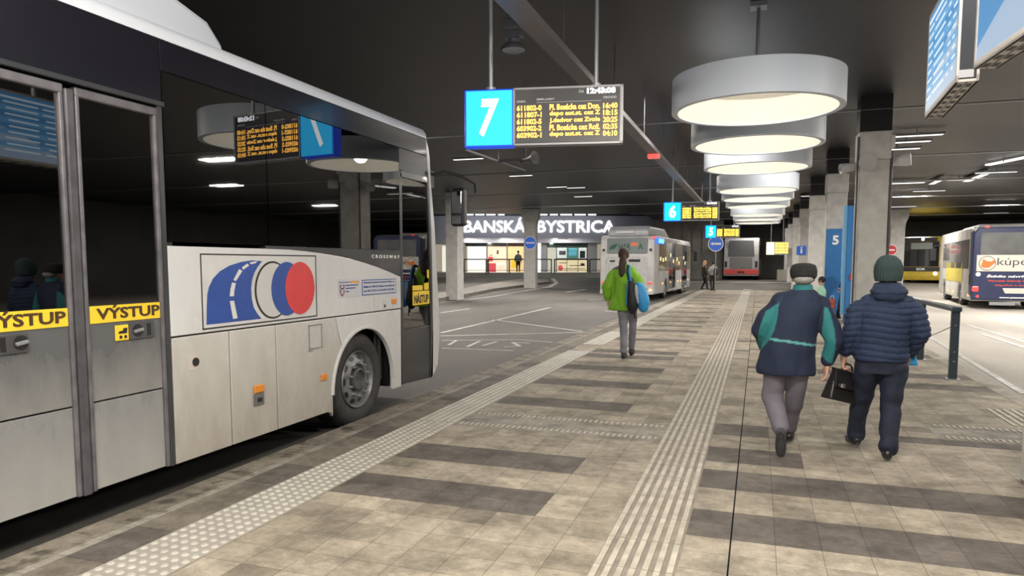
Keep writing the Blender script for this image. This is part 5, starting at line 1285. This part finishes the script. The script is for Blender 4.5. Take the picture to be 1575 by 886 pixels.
def raw_part(g, name, m, parent, smooth=True, bevel=0):
    """part typed in the person's own frame"""
    me = bpy.data.meshes.new(name); me.from_pydata([tuple(v) for v in g.v], [], g.f); me.update()
    bm = bmesh.new(); bm.from_mesh(me); bmesh.ops.recalc_face_normals(bm, faces=bm.faces); bm.to_mesh(me); bm.free()
    me.materials.append(m); o = bpy.data.objects.new(name, me); COL.objects.link(o); o.parent = parent
    if smooth:
        for p in me.polygons: p.use_smooth = True
        me.set_sharp_from_angle(angle=math.radians(40))
    if bevel:
        b = o.modifiers.new('round', 'BEVEL'); b.width = bevel; b.segments = 2; b.limit_method = 'ANGLE'
    return o
def shoe(ankle, d, up, m, parent, s=1.0, vox=.008):
    """ankle, forward direction of the foot, up direction of the foot"""
    a = Vector(ankle); d = Vector(d).normalized(); up = Vector(up).normalized(); sd = d.cross(up)
    b = a - up * .075 * s
    up_ = blob([cap(a, b + up * .03 * s - d * .02 * s, .045 * s, .042 * s), cap(b + up * .035 * s - d * .035 * s, b + up * .028 * s + d * .06 * s, .040 * s, .042 * s), cap(b + up * .028 * s + d * .06 * s, b + up * .020 * s + d * .16 * s, .042 * s, .034 * s)], vox, 'shoe', m, parent, smooth_it=2)
    g = G(); n = 20; pts = []
    for i in range(n):
        t = 2 * math.pi * i / n; x = math.cos(t); y = math.sin(t)
        pts.append(b + d * (.062 + .135 * x) * s + sd * (.043 + .005 * x) * y * s)
    lo = [p - up * .008 * s for p in pts]; hi = [p + up * .016 * s for p in pts]
    g.add(lo + hi, [tuple(range(n))[::-1], tuple(range(n, 2 * n))] + [(i, (i + 1) % n, (i + 1) % n + n, i + n) for i in range(n)])
    raw_part(g, 'sole', mat('sole_dark', (.04, .04, .042), .7), up_)
    return up_
def low(p): return (p[0] * .92, p[1], p[2] - .06)
def clay(c): return lambda co, n: c

# ---- man in the navy and teal jacket (left of the two)
ft = P(1205, 703, Z=0)
m1 = empty('person', (ft.x, ft.y + .14, 0), 'man in dark flat cap, navy and teal jacket and grey trousers, walking away', 'person')
s_ = 189.0
def q1(px, py): return ((px - 1205) / s_, 1.6 - (py - 405) / s_)
def q1c(x, y): return q1(1130 + x / 4.43, 395 + y / 4.43)
hc = (.115, .04, 1.485)
hipL, knL, anL = (-.075, 0, .80), (-.095, .05, .475), (-.025, -.15, .205)
hipR, knR, anR = (.115, 0, .80), (.085, .13, .46), (.060, .36, .115)
shL, shR = (-.075, 0, 1.30), (.275, 0, 1.27)
elL, elR = (-.215, .02, 1.04), (.365, -.03, .97)
wrL, wrR = (-.15, .20, .86), (.325, .03, .775)
body1 = blob(head(hc) + [cap((.105, .0, 1.30), (.115, .02, 1.44), .062, .058), loft([(0, .0, .70, .15, .10), (0, 0, .85, .16, .11), (.02, 0, 1.0, .14, .10), (.08, 0, 1.2, .16, .11), (.10, 0, 1.32, .12, .08), (.105, 0, 1.36, .06, .05)]),
     cap(low(shL), elL, .035, .035), cap(elL, wrL, .042, .028), cap(low(shR), elR, .035, .035), cap(elR, wrR, .042, .027), cap(hipL, knL, .075, .052), cap(knL, anL, .052, .035), cap(hipR, knR, .075, .052), cap(knR, anR, .052, .035)]
     + hand(wrR, (-.12, .02, -1), (-.2, 1, 0), (-1, -.1, 0), .28) + hand(wrL, (.35, .6, -.5), (.6, .3, .3), (.2, -.6, -.7), .45), .0075, 'body', SKIN, m1, smooth_it=2)
eyes(hc, m1)
TL = [q1c(*p) for p in [(272, 312), (235, 345), (190, 375), (158, 470), (140, 560), (145, 640), (165, 650), (215, 580), (250, 500), (268, 400)]]
TR = [q1c(*p) for p in [(560, 340), (585, 345), (605, 390), (630, 500), (642, 620), (632, 735), (600, 720), (562, 680), (550, 600), (556, 450)]]
ST = [q1c(*p) for p in [(220, 558), (330, 566), (430, 580), (552, 604), (552, 618), (430, 597), (330, 583), (220, 574)]]
NAVYC, TEAL, TEAL2 = (.009, .017, .045), (.02, .17, .18), (.10, .33, .33)
def c1(co, n):
    if n.y < .35:
        if inpoly(co.x, co.z, TL) or inpoly(co.x, co.z, TR): return TEAL
        if inpoly(co.x, co.z, ST): return TEAL2
    return NAVYC
jk = blob([loft([(.005, .01, .675, .225, .16), (.0, .01, .72, .232, .165), (.005, .0, .85, .215, .16), (.02, -.01, 1.0, .205, .155), (.05, -.015, 1.12, .205, .15), (.085, -.015, 1.24, .205, .14), (.10, -.01, 1.32, .17, .12), (.108, .0, 1.37, .10, .09), (.11, .0, 1.385, .07, .07)]),
     cap((-.05, 0, 1.275), (-.165, .0, 1.13), .085, .085), cap((-.165, .0, 1.13), elL, .085, .075), cap(elL, (-.17, .15, .90), .075, .055), cap((-.05, -.01, 1.27), (.10, 0, 1.32), .09, .075),
     cap((.245, 0, 1.245), (.325, -.02, 1.08), .085, .085), cap((.325, -.02, 1.08), elR, .085, .075), cap(elR, (.325, .02, .80), .075, .055), cap((.10, 0, 1.32), (.245, 0, 1.25), .075, .09)],
     .0085, 'jacket', CLOTH, m1, c1, folds(.012, 7, 6, 3))
blob([loft([(.11, .0, 1.355, .088, .085), (.113, .0, 1.40, .078, .078), (.115, .01, 1.425, .074, .076)])], .008, 'collar', CLOTH, m1, clay(TEAL), smooth_it=2)
GREYT = mat('trousers_grey', (.15, .14, .17), .85, noise_amt=.15, bump=.3, bump_scale=200)
blob([loft([(.0, 0, .66, .17, .12), (.01, 0, .80, .175, .125)]), cap((-.075, 0, .74), knL, .098, .088), cap(knL, (-.03, -.13, .25), .088, .070), cap((.105, 0, .74), knR, .095, .080), cap(knR, (.062, .34, .16), .080, .062)], .010, 'trousers', GREYT, m1, shape=folds(.008, 6, 12, 8))
BLK = mat('shoe_black', (.015, .015, .016), .35)
shoe(anL, (.04, .42, -.90), (.05, .90, .42), mat('shoe_grey', (.05, .055, .06), .6), m1)
shoe(anR, (.1, 1, .10), (0, -.10, 1), BLK, m1)
blob([loft([(hc[0], .02, 1.475, .098, .115), (hc[0], .02, 1.50, .106, .125), (hc[0], .025, 1.545, .108, .125), (hc[0], .03, 1.585, .092, .105), (hc[0], .035, 1.602, .05, .06)]), elp((hc[0], .135, 1.50), (.07, .055, .012), (-.15, 0, 0))], .008, 'flat_cap', mat('cap_black', (.012, .012, .013), .9, bump=.4), m1, shape=folds(.003, 20, 20, 2))
blob([elp((hc[0], -.035, 1.468), (.078, .075, .045))], .006, 'hair', mat('hair_grey', (.30, .29, .28), .8, noise_amt=.3, noise_scale=60), m1, shape=folds(.003, 60, 60, 4))

# ---- man in the knitted hat with the briefcase
ft = P(1350, 704, Z=0)
m2 = empty('person', (ft.x, ft.y + .06, 0), 'man in green knitted hat, quilted navy jacket and dark jeans, carrying a black briefcase', 'person')
s2_ = 194.0
hc = (.028, .02, 1.495)
shL, shR = (-.165, 0, 1.27), (.225, 0, 1.28)
elL, elR = (-.225, -.01, 1.03), (.285, .0, 1.04)
wrL, wrR = (-.275, .04, .815), (.235, .16, .83)
hipL, knL, anL = (-.10, 0, .82), (-.115, .13, .455), (-.135, .24, .115)
hipR, knR, anR = (.10, 0, .82), (.085, -.02, .455), (.055, -.16, .115)
blob(head(hc) + [cap((.028, -.01, 1.30), (.028, .01, 1.44), .062, .06), loft([(0, .0, .74, .15, .10), (0, 0, .9, .16, .11), (.01, 0, 1.0, .14, .10), (.025, 0, 1.2, .16, .11), (.028, 0, 1.28, .12, .08), (.028, 0, 1.33, .06, .05)]),
     cap(low(shL), elL, .035, .035), cap(elL, wrL, .042, .028), cap(low(shR), elR, .035, .035), cap(elR, wrR, .042, .027), cap(hipL, knL, .075, .052), cap(knL, anL, .052, .035), cap(hipR, knR, .075, .052), cap(knR, anR, .052, .035)]
     + hand(wrL, (.02, .08, -1), (.3, 1, 0), (1, -.2, 0), 1.05, grip=True) + hand(wrR, (-.2, .5, -.8), (-.5, .6, 0), (-.6, -.5, -.3), .9, grip=True), .0075, 'body', SKIN, m2, smooth_it=2)
eyes(hc, m2)
NV = (.013, .026, .066)
def quilt(co, n):
    k = .5 + .5 * math.cos(2 * math.pi * (co.z + .012 * math.sin(co.x * 12)) / .052)
    return -.010 * (k ** 6) + .005 * noise.noise(co * 13) + .004 * noise.noise(co * 30)
jk = blob([loft([(.0, .0, .80, .205, .145), (.0, 0, .84, .212, .15), (.0, 0, .95, .205, .15), (.01, -.01, 1.08, .205, .15), (.02, -.01, 1.20, .215, .145), (.028, -.01, 1.29, .18, .12), (.028, 0, 1.345, .11, .10), (.028, 0, 1.37, .08, .085)]),
     cap((-.10, 0, 1.27), (-.195, 0, 1.20), .08, .085), cap((-.195, 0, 1.20), elL, .085, .078), cap(elL, (-.265, .03, .87), .078, .058), cap((.155, 0, 1.27), (.235, 0, 1.20), .08, .085), cap((.235, 0, 1.20), elR, .085, .076), cap(elR, (.245, .14, .87), .074, .058),
     cap((-.10, 0, 1.27), (.028, 0, 1.31), .08, .08), cap((.16, 0, 1.27), (.028, 0, 1.31), .08, .08)], .0095, 'jacket', CLOTH, m2, clay(NV), quilt, 3)
blob([elp((.030, -.055, 1.375), (.140, .115, .070), (.25, 0, 0)), elp((.030, -.085, 1.335), (.115, .075, .055), (.2, 0, 0)), elp((.030, .0, 1.42), (.105, .105, .045)), elp((.03, -.08, 1.30), (.07, .05, .05))], .009, 'hood', CLOTH, m2, clay((.012, .024, .060)), lambda co, n: -.006 * (.5 + .5 * math.cos(2 * math.pi * co.z / .05)) ** 6 + .006 * noise.noise(co * 18), 3)
JEANS = mat('jeans_dark', (.007, .012, .032), .8, noise_amt=.45, noise_scale=9, bump=.3, bump_scale=200)
blob([loft([(.0, 0, .70, .185, .125), (.0, 0, .84, .19, .13)]), cap((-.095, 0, .74), knL, .108, .082), cap(knL, (-.135, .24, .16), .082, .066), cap((.10, 0, .74), knR, .108, .082), cap(knR, (.062, -.14, .16), .082, .068), cap((.062, -.14, .17), (.062, -.145, .12), .072, .078), cap((-.135, .24, .17), (-.135, .24, .12), .068, .072)], .010, 'trousers', JEANS, m2, shape=folds(.010, 7, 14, 18))
shoe(anL, (-.22, 1, -.02), (0, .02, 1), BLK, m2)
shoe(anR, (.12, 1, .22), (0, -.22, 1), BLK, m2)
def rib(co, n): return .0022 * math.sin(math.atan2(co.y - .01, co.x - .03) * 34)
blob([loft([(.03, .01, 1.455, .095, .108), (.03, .01, 1.49, .104, .118), (.03, .01, 1.53, .108, .122), (.028, .0, 1.58, .104, .116), (.025, -.01, 1.625, .086, .094), (.022, -.015, 1.655, .055, .06), (.02, -.015, 1.668, .02, .025)])], .007, 'knitted_hat', mat('hat_green_grey', (.030, .055, .055), .9, bump=.5, bump_scale=120), m2, shape=rib, smooth_it=2)
# briefcase held in his hand
def rot2(p, a, c): x, z = p[0] - c[0], p[1] - c[1]; return (c[0] + x * math.cos(a) - z * math.sin(a), c[1] + x * math.sin(a) + z * math.cos(a))
bc = Vector((ft.x - .262, ft.y + .12, .58))
r = empty('briefcase', tuple(bc), 'black leather briefcase with two metal clasps held by the man in the knitted hat', 'bag')
LEA = mat('leather_black', (.014, .013, .013), .38, noise_amt=.2, bump=.2)
R_ = Matrix.Rotation(math.radians(42), 3, 'Z') @ Matrix.Rotation(math.radians(14), 3, 'Y')
def bp_(x, y, z): return bc + R_ @ Vector((x, y, z))
g = G(); b0 = [bp_(-.18, -.06, -.15), bp_(.18, -.06, -.15), bp_(.18, .06, -.15), bp_(-.18, .06, -.15)]; t0 = [bp_(-.15, -.025, .11), bp_(.15, -.025, .11), bp_(.15, .025, .11), bp_(-.15, .025, .11)]
g.add(b0 + t0, [(0, 3, 2, 1), (4, 5, 6, 7), (0, 1, 5, 4), (1, 2, 6, 5), (2, 3, 7, 6), (3, 0, 4, 7)]); bdy = g.build('bag_body', LEA, r, bevel=.018, seg=3)
g = G(); g.add([bp_(-.155, -.032, .115), bp_(.155, -.032, .115), bp_(.17, -.070, -.04), bp_(-.17, -.070, -.04), bp_(-.155, .032, .12), bp_(.155, .032, .12), bp_(.165, -.058, -.04), bp_(-.165, -.058, -.04)], [(0, 1, 2, 3), (4, 7, 6, 5), (0, 4, 5, 1), (1, 5, 6, 2), (2, 6, 7, 3), (3, 7, 4, 0)]); g.build('flap', LEA, bdy, bevel=.006)
for x in (-.085, .085):
    g = G(); c = bp_(x, -.072, -.02); g.obox(c, R_ @ Vector((.018, 0, 0)), R_ @ Vector((0, .006, 0)), R_ @ Vector((0, 0, .018))); g.build('clasp', mat('clasp_metal', (.7, .7, .7), .25, .9), bdy, bevel=.003)
g = G(); g.tube([bp_(-.065, 0, .105), bp_(-.055, 0, .15), bp_(-.02, 0, .172), bp_(.02, 0, .172), bp_(.055, 0, .15), bp_(.065, 0, .105)], .009, 8); g.build('handle', LEA, r)
# blue carrier bag in his other hand
c = Vector((ft.x + .225, ft.y + .26, .80))
r = empty('carrier_bag', tuple(c), 'bright blue carrier bag held by the man in the knitted hat', 'bag')
g = G(); g.add([(c.x - .09, c.y - .02, .79), (c.x + .07, c.y - .02, .80), (c.x + .09, c.y + .03, .79), (c.x - .08, c.y + .04, .79), (c.x - .07, c.y - .01, .94), (c.x + .03, c.y - .01, .95), (c.x + .04, c.y + .02, .95), (c.x - .06, c.y + .02, .94)], [(0, 3, 2, 1), (4, 5, 6, 7), (0, 1, 5, 4), (1, 2, 6, 5), (2, 3, 7, 6), (3, 0, 4, 7)])
g.v = [v + Vector((.01, 0, -.05)) for v in g.v]
g.build('bag_body', mat('bag_blue', (.02, .28, .62), .45), r, bevel=.015)
g = G(); g.tube([(c.x - .04, c.y, .88), (c.x - .03, c.y - .03, .93), (c.x, c.y - .01, .88)], .005, 6); g.build('handle', mat('bag_blue', (.02, .28, .62), .45), r)

# ---- woman in the green jacket
ft = P(960, 555, Z=0)
w1 = empty('person', (ft.x, ft.y + .1, 0), 'woman with a long brown ponytail in a bright green jacket, walking towards the city bus', 'person')
hc = (-.045, .02, 1.73)
shL, shR = (-.215, 0, 1.50), (.12, 0, 1.50)
elL, elR = (-.325, -.02, 1.22), (.24, .0, 1.22)
wrL, wrR = (-.315, .06, 1.0), (.30, .10, 1.02)
hipL, knL, anL = (-.075, 0, .98), (-.045, .06, .54), (-.015, -.08, .12)
hipR, knR, anR = (.09, 0, .98), (.085, .22, .54), (.03, .42, .125)
blob(head(hc, 1.02) + [cap((-.045, 0, 1.50), (-.045, .0, 1.66), .052, .05), loft([(-.01, .0, .90, .15, .10), (-.02, 0, 1.1, .13, .09), (-.04, 0, 1.3, .14, .10), (-.045, 0, 1.44, .13, .08), (-.045, 0, 1.52, .05, .05)]),
     cap(low(shL), elL, .035, .035), cap(elL, wrL, .038, .025), cap(low(shR), elR, .035, .035), cap(elR, wrR, .038, .025), cap(hipL, knL, .08, .052), cap(knL, anL, .052, .035), cap(hipR, knR, .08, .052), cap(knR, anR, .052, .035)]
     + hand(wrL, (.05, .15, -1), (.2, 1, 0), (1, -.1, 0), .3) + hand(wrR, (-.1, .5, -.7), (-.5, .6, 0), (-.6, -.5, -.3), .6), .0085, 'body', SKIN, w1, smooth_it=2)
eyes(hc, w1)
LIME = (.22, .50, .03)
def c3(co, n):
    if co.z > 1.50 and n.y < .3 and co.x < -.06 and co.x > -.28: return (.10, .10, .12)
    if abs(co.x + .03) < .006 and n.y > .5: return (.05, .06, .05)
    return LIME
blob([loft([(-.05, .0, .83, .235, .165), (-.05, 0, .87, .24, .17), (-.05, 0, 1.05, .215, .155), (-.055, 0, 1.22, .195, .145), (-.05, -.01, 1.38, .205, .145), (-.048, -.01, 1.48, .18, .12), (-.045, 0, 1.56, .10, .09), (-.045, 0, 1.60, .065, .07)]),
     cap((-.16, 0, 1.47), (-.245, -.01, 1.37), .085, .088), cap((-.245, -.01, 1.37), elL, .088, .080), cap(elL, (-.318, .05, 1.03), .080, .060), cap((.07, 0, 1.47), (.155, 0, 1.37), .085, .085), cap((.155, 0, 1.37), elR, .085, .076), cap(elR, (.295, .09, 1.06), .076, .056)],
     .012, 'jacket', CLOTH, w1, c3, folds(.022, 8, 6, 31))
blob([loft([(-.0, 0, .84, .155, .115), (-.0, 0, 1.0, .16, .12)]), cap((-.07, 0, .92), knL, .088, .068), cap(knL, (-.018, -.065, .16), .068, .060), cap((.085, 0, .92), knR, .088, .066), cap(knR, (.035, .40, .18), .066, .055)], .010, 'trousers', mat('trousers_pale', (.25, .25, .30), .8, noise_amt=.3, noise_scale=6), w1, shape=folds(.009, 7, 12, 44))
shoe(anL, (.05, 1, .05), (0, -.05, 1), BLK, w1); shoe(anR, (0, 1, .25), (0, -.25, 1), BLK, w1)
HAIR = mat('hair_brown', (.055, .032, .022), .6, noise_amt=.5, noise_scale=50)
blob([elp((hc[0], -.015, hc[2] + .03), (.090, .108, .105)), elp((hc[0], -.085, hc[2] + .0), (.055, .05, .06)), loft([(-.055, -.14, 1.37, .015, .02), (-.05, -.155, 1.42, .045, .04), (-.04, -.155, 1.52, .060, .045), (-.035, -.14, 1.62, .062, .045), (-.04, -.11, 1.70, .045, .045), (-.045, -.09, 1.76, .04, .04)])], .008, 'hair', HAIR, w1, shape=lambda co, n: .004 * math.sin(co.x * 260) + .004 * noise.noise(co * 30))
# her rucksack, worn over one shoulder
c = Vector((ft.x + .19, ft.y - .10, 1.08))
r = empty('rucksack', tuple(c), 'black and light blue rucksack hanging from the shoulder of the woman in green', 'bag')
def bagpart(pr, m, name):
    ob = blob([(p[0], p[1] + Vector((0, 0, 0)), *p[2:]) for p in pr], .01, name, m, r, smooth_it=2); return ob
bagpart([elp((-.06, -.04, .02), (.085, .10, .30), (0, -.08, 0)), elp((-.04, -.06, -.10), (.10, .10, .20))], mat('bag_black', (.012, .013, .016), .6), 'bag_body')
bagpart([elp((.10, -.02, -.02), (.11, .11, .25), (0, -.25, 0)), elp((.13, -.02, -.10), (.10, .10, .17))], mat('bag_light_blue', (.03, .30, .66), .5), 'front_pocket')
bagpart([elp((.035, -.10, .03), (.035, .03, .16), (0, -.15, 0))], mat('bag_pale', (.45, .46, .5), .6), 'pale_panel')
g = G(); g.tube([(-.09, -.10, .24), (-.115, -.12, .38), (-.12, -.06, .48), (-.12, .04, .46)], .022, 8); raw_part(g, 'strap', mat('bag_black', (.012, .013, .016), .6), r)
g = G(); g.tube([(-.065, -.12, .24), (-.085, -.14, .38), (-.09, -.075, .485)], .018, 8); g.tube([(-.13, -.11, -.15), (-.12, -.125, .1), (-.11, -.12, .26)], .008, 6); raw_part(g, 'strap_trim', mat('bag_light_blue', (.03, .30, .66), .5), r)
g = G(); g.tube([(.02, -.05, -.25), (.03, -.05, -.42)], .008, 6); g.tube([(-.01, -.05, -.25), (.0, -.06, -.36)], .014, 6); raw_part(g, 'loose_strap', mat('bag_black', (.012, .013, .016), .6), r)

# ---- simple-pose figures farther off
def walker(loc, rz, label, H, coat, legs, hair, vox=.016, long_hair=False, coat_len=.5, extra=None, arms=((-.24, .02), (.24, .05)), sit=False, skirt=0):
    r = empty('person', loc, label, 'person', rz=rz); k = H / 1.75
    def S(x, y, z): return (x * k, y * k, z * k)
    if sit:
        dz = -.42
        hp = .52
        leg = [cap(S(-.09, 0, .52), S(-.11, .42, .52), .075 * k, .055 * k), cap(S(-.11, .42, .52), S(-.11, .42, .1), .055 * k, .038 * k), cap(S(.09, 0, .52), S(.11, .42, .52), .075 * k, .055 * k), cap(S(.11, .42, .52), S(.11, .46, .1), .055 * k, .038 * k)]
        feet = ((-.11, .42, .115), (.11, .46, .115)); base = .50
    else:
        leg = [cap(S(-.09, 0, .92), S(-.10, .06, .50), .08 * k, .052 * k), cap(S(-.10, .06, .50), S(-.10, -.12, .12), .052 * k, .038 * k), cap(S(.09, 0, .92), S(.10, .1, .50), .08 * k, .052 * k), cap(S(.10, .1, .50), S(.10, .16, .12), .052 * k, .038 * k)]
        feet = ((-.10, -.12, .115), (.10, .16, .115)); base = .90
    t = base
    hcn = S(0, .02, t + .74)
    el = [S(-.26, -.02, t + .25), S(.26, 0, t + .25)]; wr = [S(arms[0][0] - .02, arms[0][1] + .05, t + .0), S(arms[1][0] + .02, arms[1][1] + .05, t + .0)]
    if sit: wr = [S(-.12, .32, t + .14), S(.12, .32, t + .14)]
    pr = head(hcn, k) + [cap(S(0, 0, t + .52), S(0, .01, t + .66), .055 * k), loft([(0, 0, (t - .02) * k, .15 * k, .10 * k), (0, 0, (t + .25) * k, .14 * k, .10 * k), (0, 0, (t + .5) * k, .15 * k, .09 * k), (0, 0, (t + .56) * k, .06 * k, .05 * k)])] + leg
    for e, w, sg in ((el[0], wr[0], -1), (el[1], wr[1], 1)):
        pr += [cap(S(sg * .18, 0, t + .48), e, .05 * k, .042 * k), cap(e, w, .042 * k, .028 * k)] + hand(w, (0, .3, -1), (-sg * .3, 1, 0), (-sg, 0, 0), .4, k)
    blob(pr, min(vox, .010), 'body', SKIN, r, smooth_it=1); eyes(hcn, r, k)
    cl = coat_len
    pr = [loft([(0, 0, (t + .52 - cl) * k, .20 * k, .15 * k), (0, 0, (t + .25) * k, .185 * k, .14 * k), (0, 0, (t + .45) * k, .20 * k, .135 * k), (0, 0, (t + .55) * k, .09 * k, .085 * k), (0, 0, (t + .60) * k, .07 * k, .07 * k)])]
    for e, w, sg in ((el[0], wr[0], -1), (el[1], wr[1], 1)):
        e = Vector(e); w = Vector(w); pr += [cap(S(sg * .15, 0, t + .47), e, .08 * k, .07 * k), cap(e, e.lerp(w, .9), .07 * k, .052 * k)]
    blob(pr, vox, 'coat', coat, r, shape=folds(.008, 8, 8, H * 10))
    lg = [cap(p[1], p[2], p[3] * 1.15 + .01, p[4] * 1.15 + .012) for p in leg]
    blob(lg + [loft([(0, 0, (t - .06) * k, .15 * k, .11 * k), (0, 0, (t + .05) * k, .16 * k, .12 * k)])], vox, 'trousers', legs, r)
    for f in feet: shoe(S(*f), (0, 1, 0), (0, 0, 1), BLK, r, k, vox=.014)
    hp = [elp((hcn[0], hcn[1] - .015, hcn[2] + .03 * k), (.092 * k, .108 * k, .102 * k))]
    if long_hair: hp += [loft([(0, -.05, hcn[2] - .42 * k, .03 * k, .02 * k), (0, -.08, hcn[2] - .25 * k, .08 * k, .04 * k), (0, -.06, hcn[2], .085 * k, .06 * k)])]
    blob(hp, vox * .8, 'hair', hair, r)
    return r, k
BK = mat('coat_black', (.014, .014, .017), .8)
p_ = P(1083, 446, Z=0)
walker((p_.x, p_.y, 0), math.radians(-70), 'person with long blond hair in a dark coat, standing by the far pole', 1.75, mat('coat_brown_black', (.03, .025, .02), .8), BK, mat('hair_blond', (.50, .30, .12), .7), long_hair=True, coat_len=.62)
p_ = P(1093, 447.5, Z=0)
walker((p_.x + .12, p_.y - .05, 0), math.radians(20), 'person in grey jacket and black hat with a dark backpack, standing by the far pole', 1.72, mat('coat_grey', (.22, .23, .22), .8), BK, BK)
b = Vector((p_.x + .30, p_.y - .27, 1.12))
r = empty('backpack', tuple(b), 'small dark backpack worn by the person in the grey jacket far off', 'bag')
blob([elp((0, 0, 0), (.15, .10, .22)), elp((0, -.07, -.06), (.11, .05, .12))], .015, 'bag_body', BK, r)
g = G(); g.tube([(-.08, .05, .18), (-.12, .12, .20)], .02, 6); g.tube([(.08, .05, .18), (.10, .12, .20)], .02, 6); raw_part(g, 'strap', BK, r)
# seated passenger, standing passenger behind the pillar
MINT = mat('coat_mint', (.28, .50, .38), .7, noise_amt=.1)
walker((1.70, 21.55, -.03), math.radians(70), 'seated person in mint green jacket with black hair on a bench', 1.62, MINT, mat('trousers_slate', (.03, .06, .12), .8), BK, sit=True, coat_len=.55)
walker((2.36, 21.95, 0), math.radians(95), 'person in a black coat half hidden behind the blue pillar', 1.76, BK, BK, mat('hair_dark', (.03, .02, .015), .8), coat_len=.8)
g = G(); c = Vector((1.92, 21.0, 0))
bg = empty('shopping_bag', (1.95, 21.15, .40), 'red and white shopping bag on the lap side of the seated person in mint', 'bag')
g = G(); g.box(1.88, 2.06, 21.42, 21.60, .343, .62); g.build('bag_body', mat('bag_red_white', (.55, .12, .10), .6, noise_amt=.5, noise_scale=10), bg, bevel=.03)
g = G(); g.tube([(1.92, 21.5, .61), (1.94, 21.5, .70), (2.0, 21.5, .70), (2.02, 21.5, .61)], .008, 6); g.build('handle', TEXTW, bg)
# passer-by on the shop terrace
a = F(797, 422, -3.2); z_ = F(800, 418.5).z
walker((a.x, a.y, z_), math.radians(19), 'distant person in a grey top with a dark bag on the terrace before the shops', 1.8, mat('coat_pale_grey', (.25, .28, .28), .8), BK, BK, vox=.025)
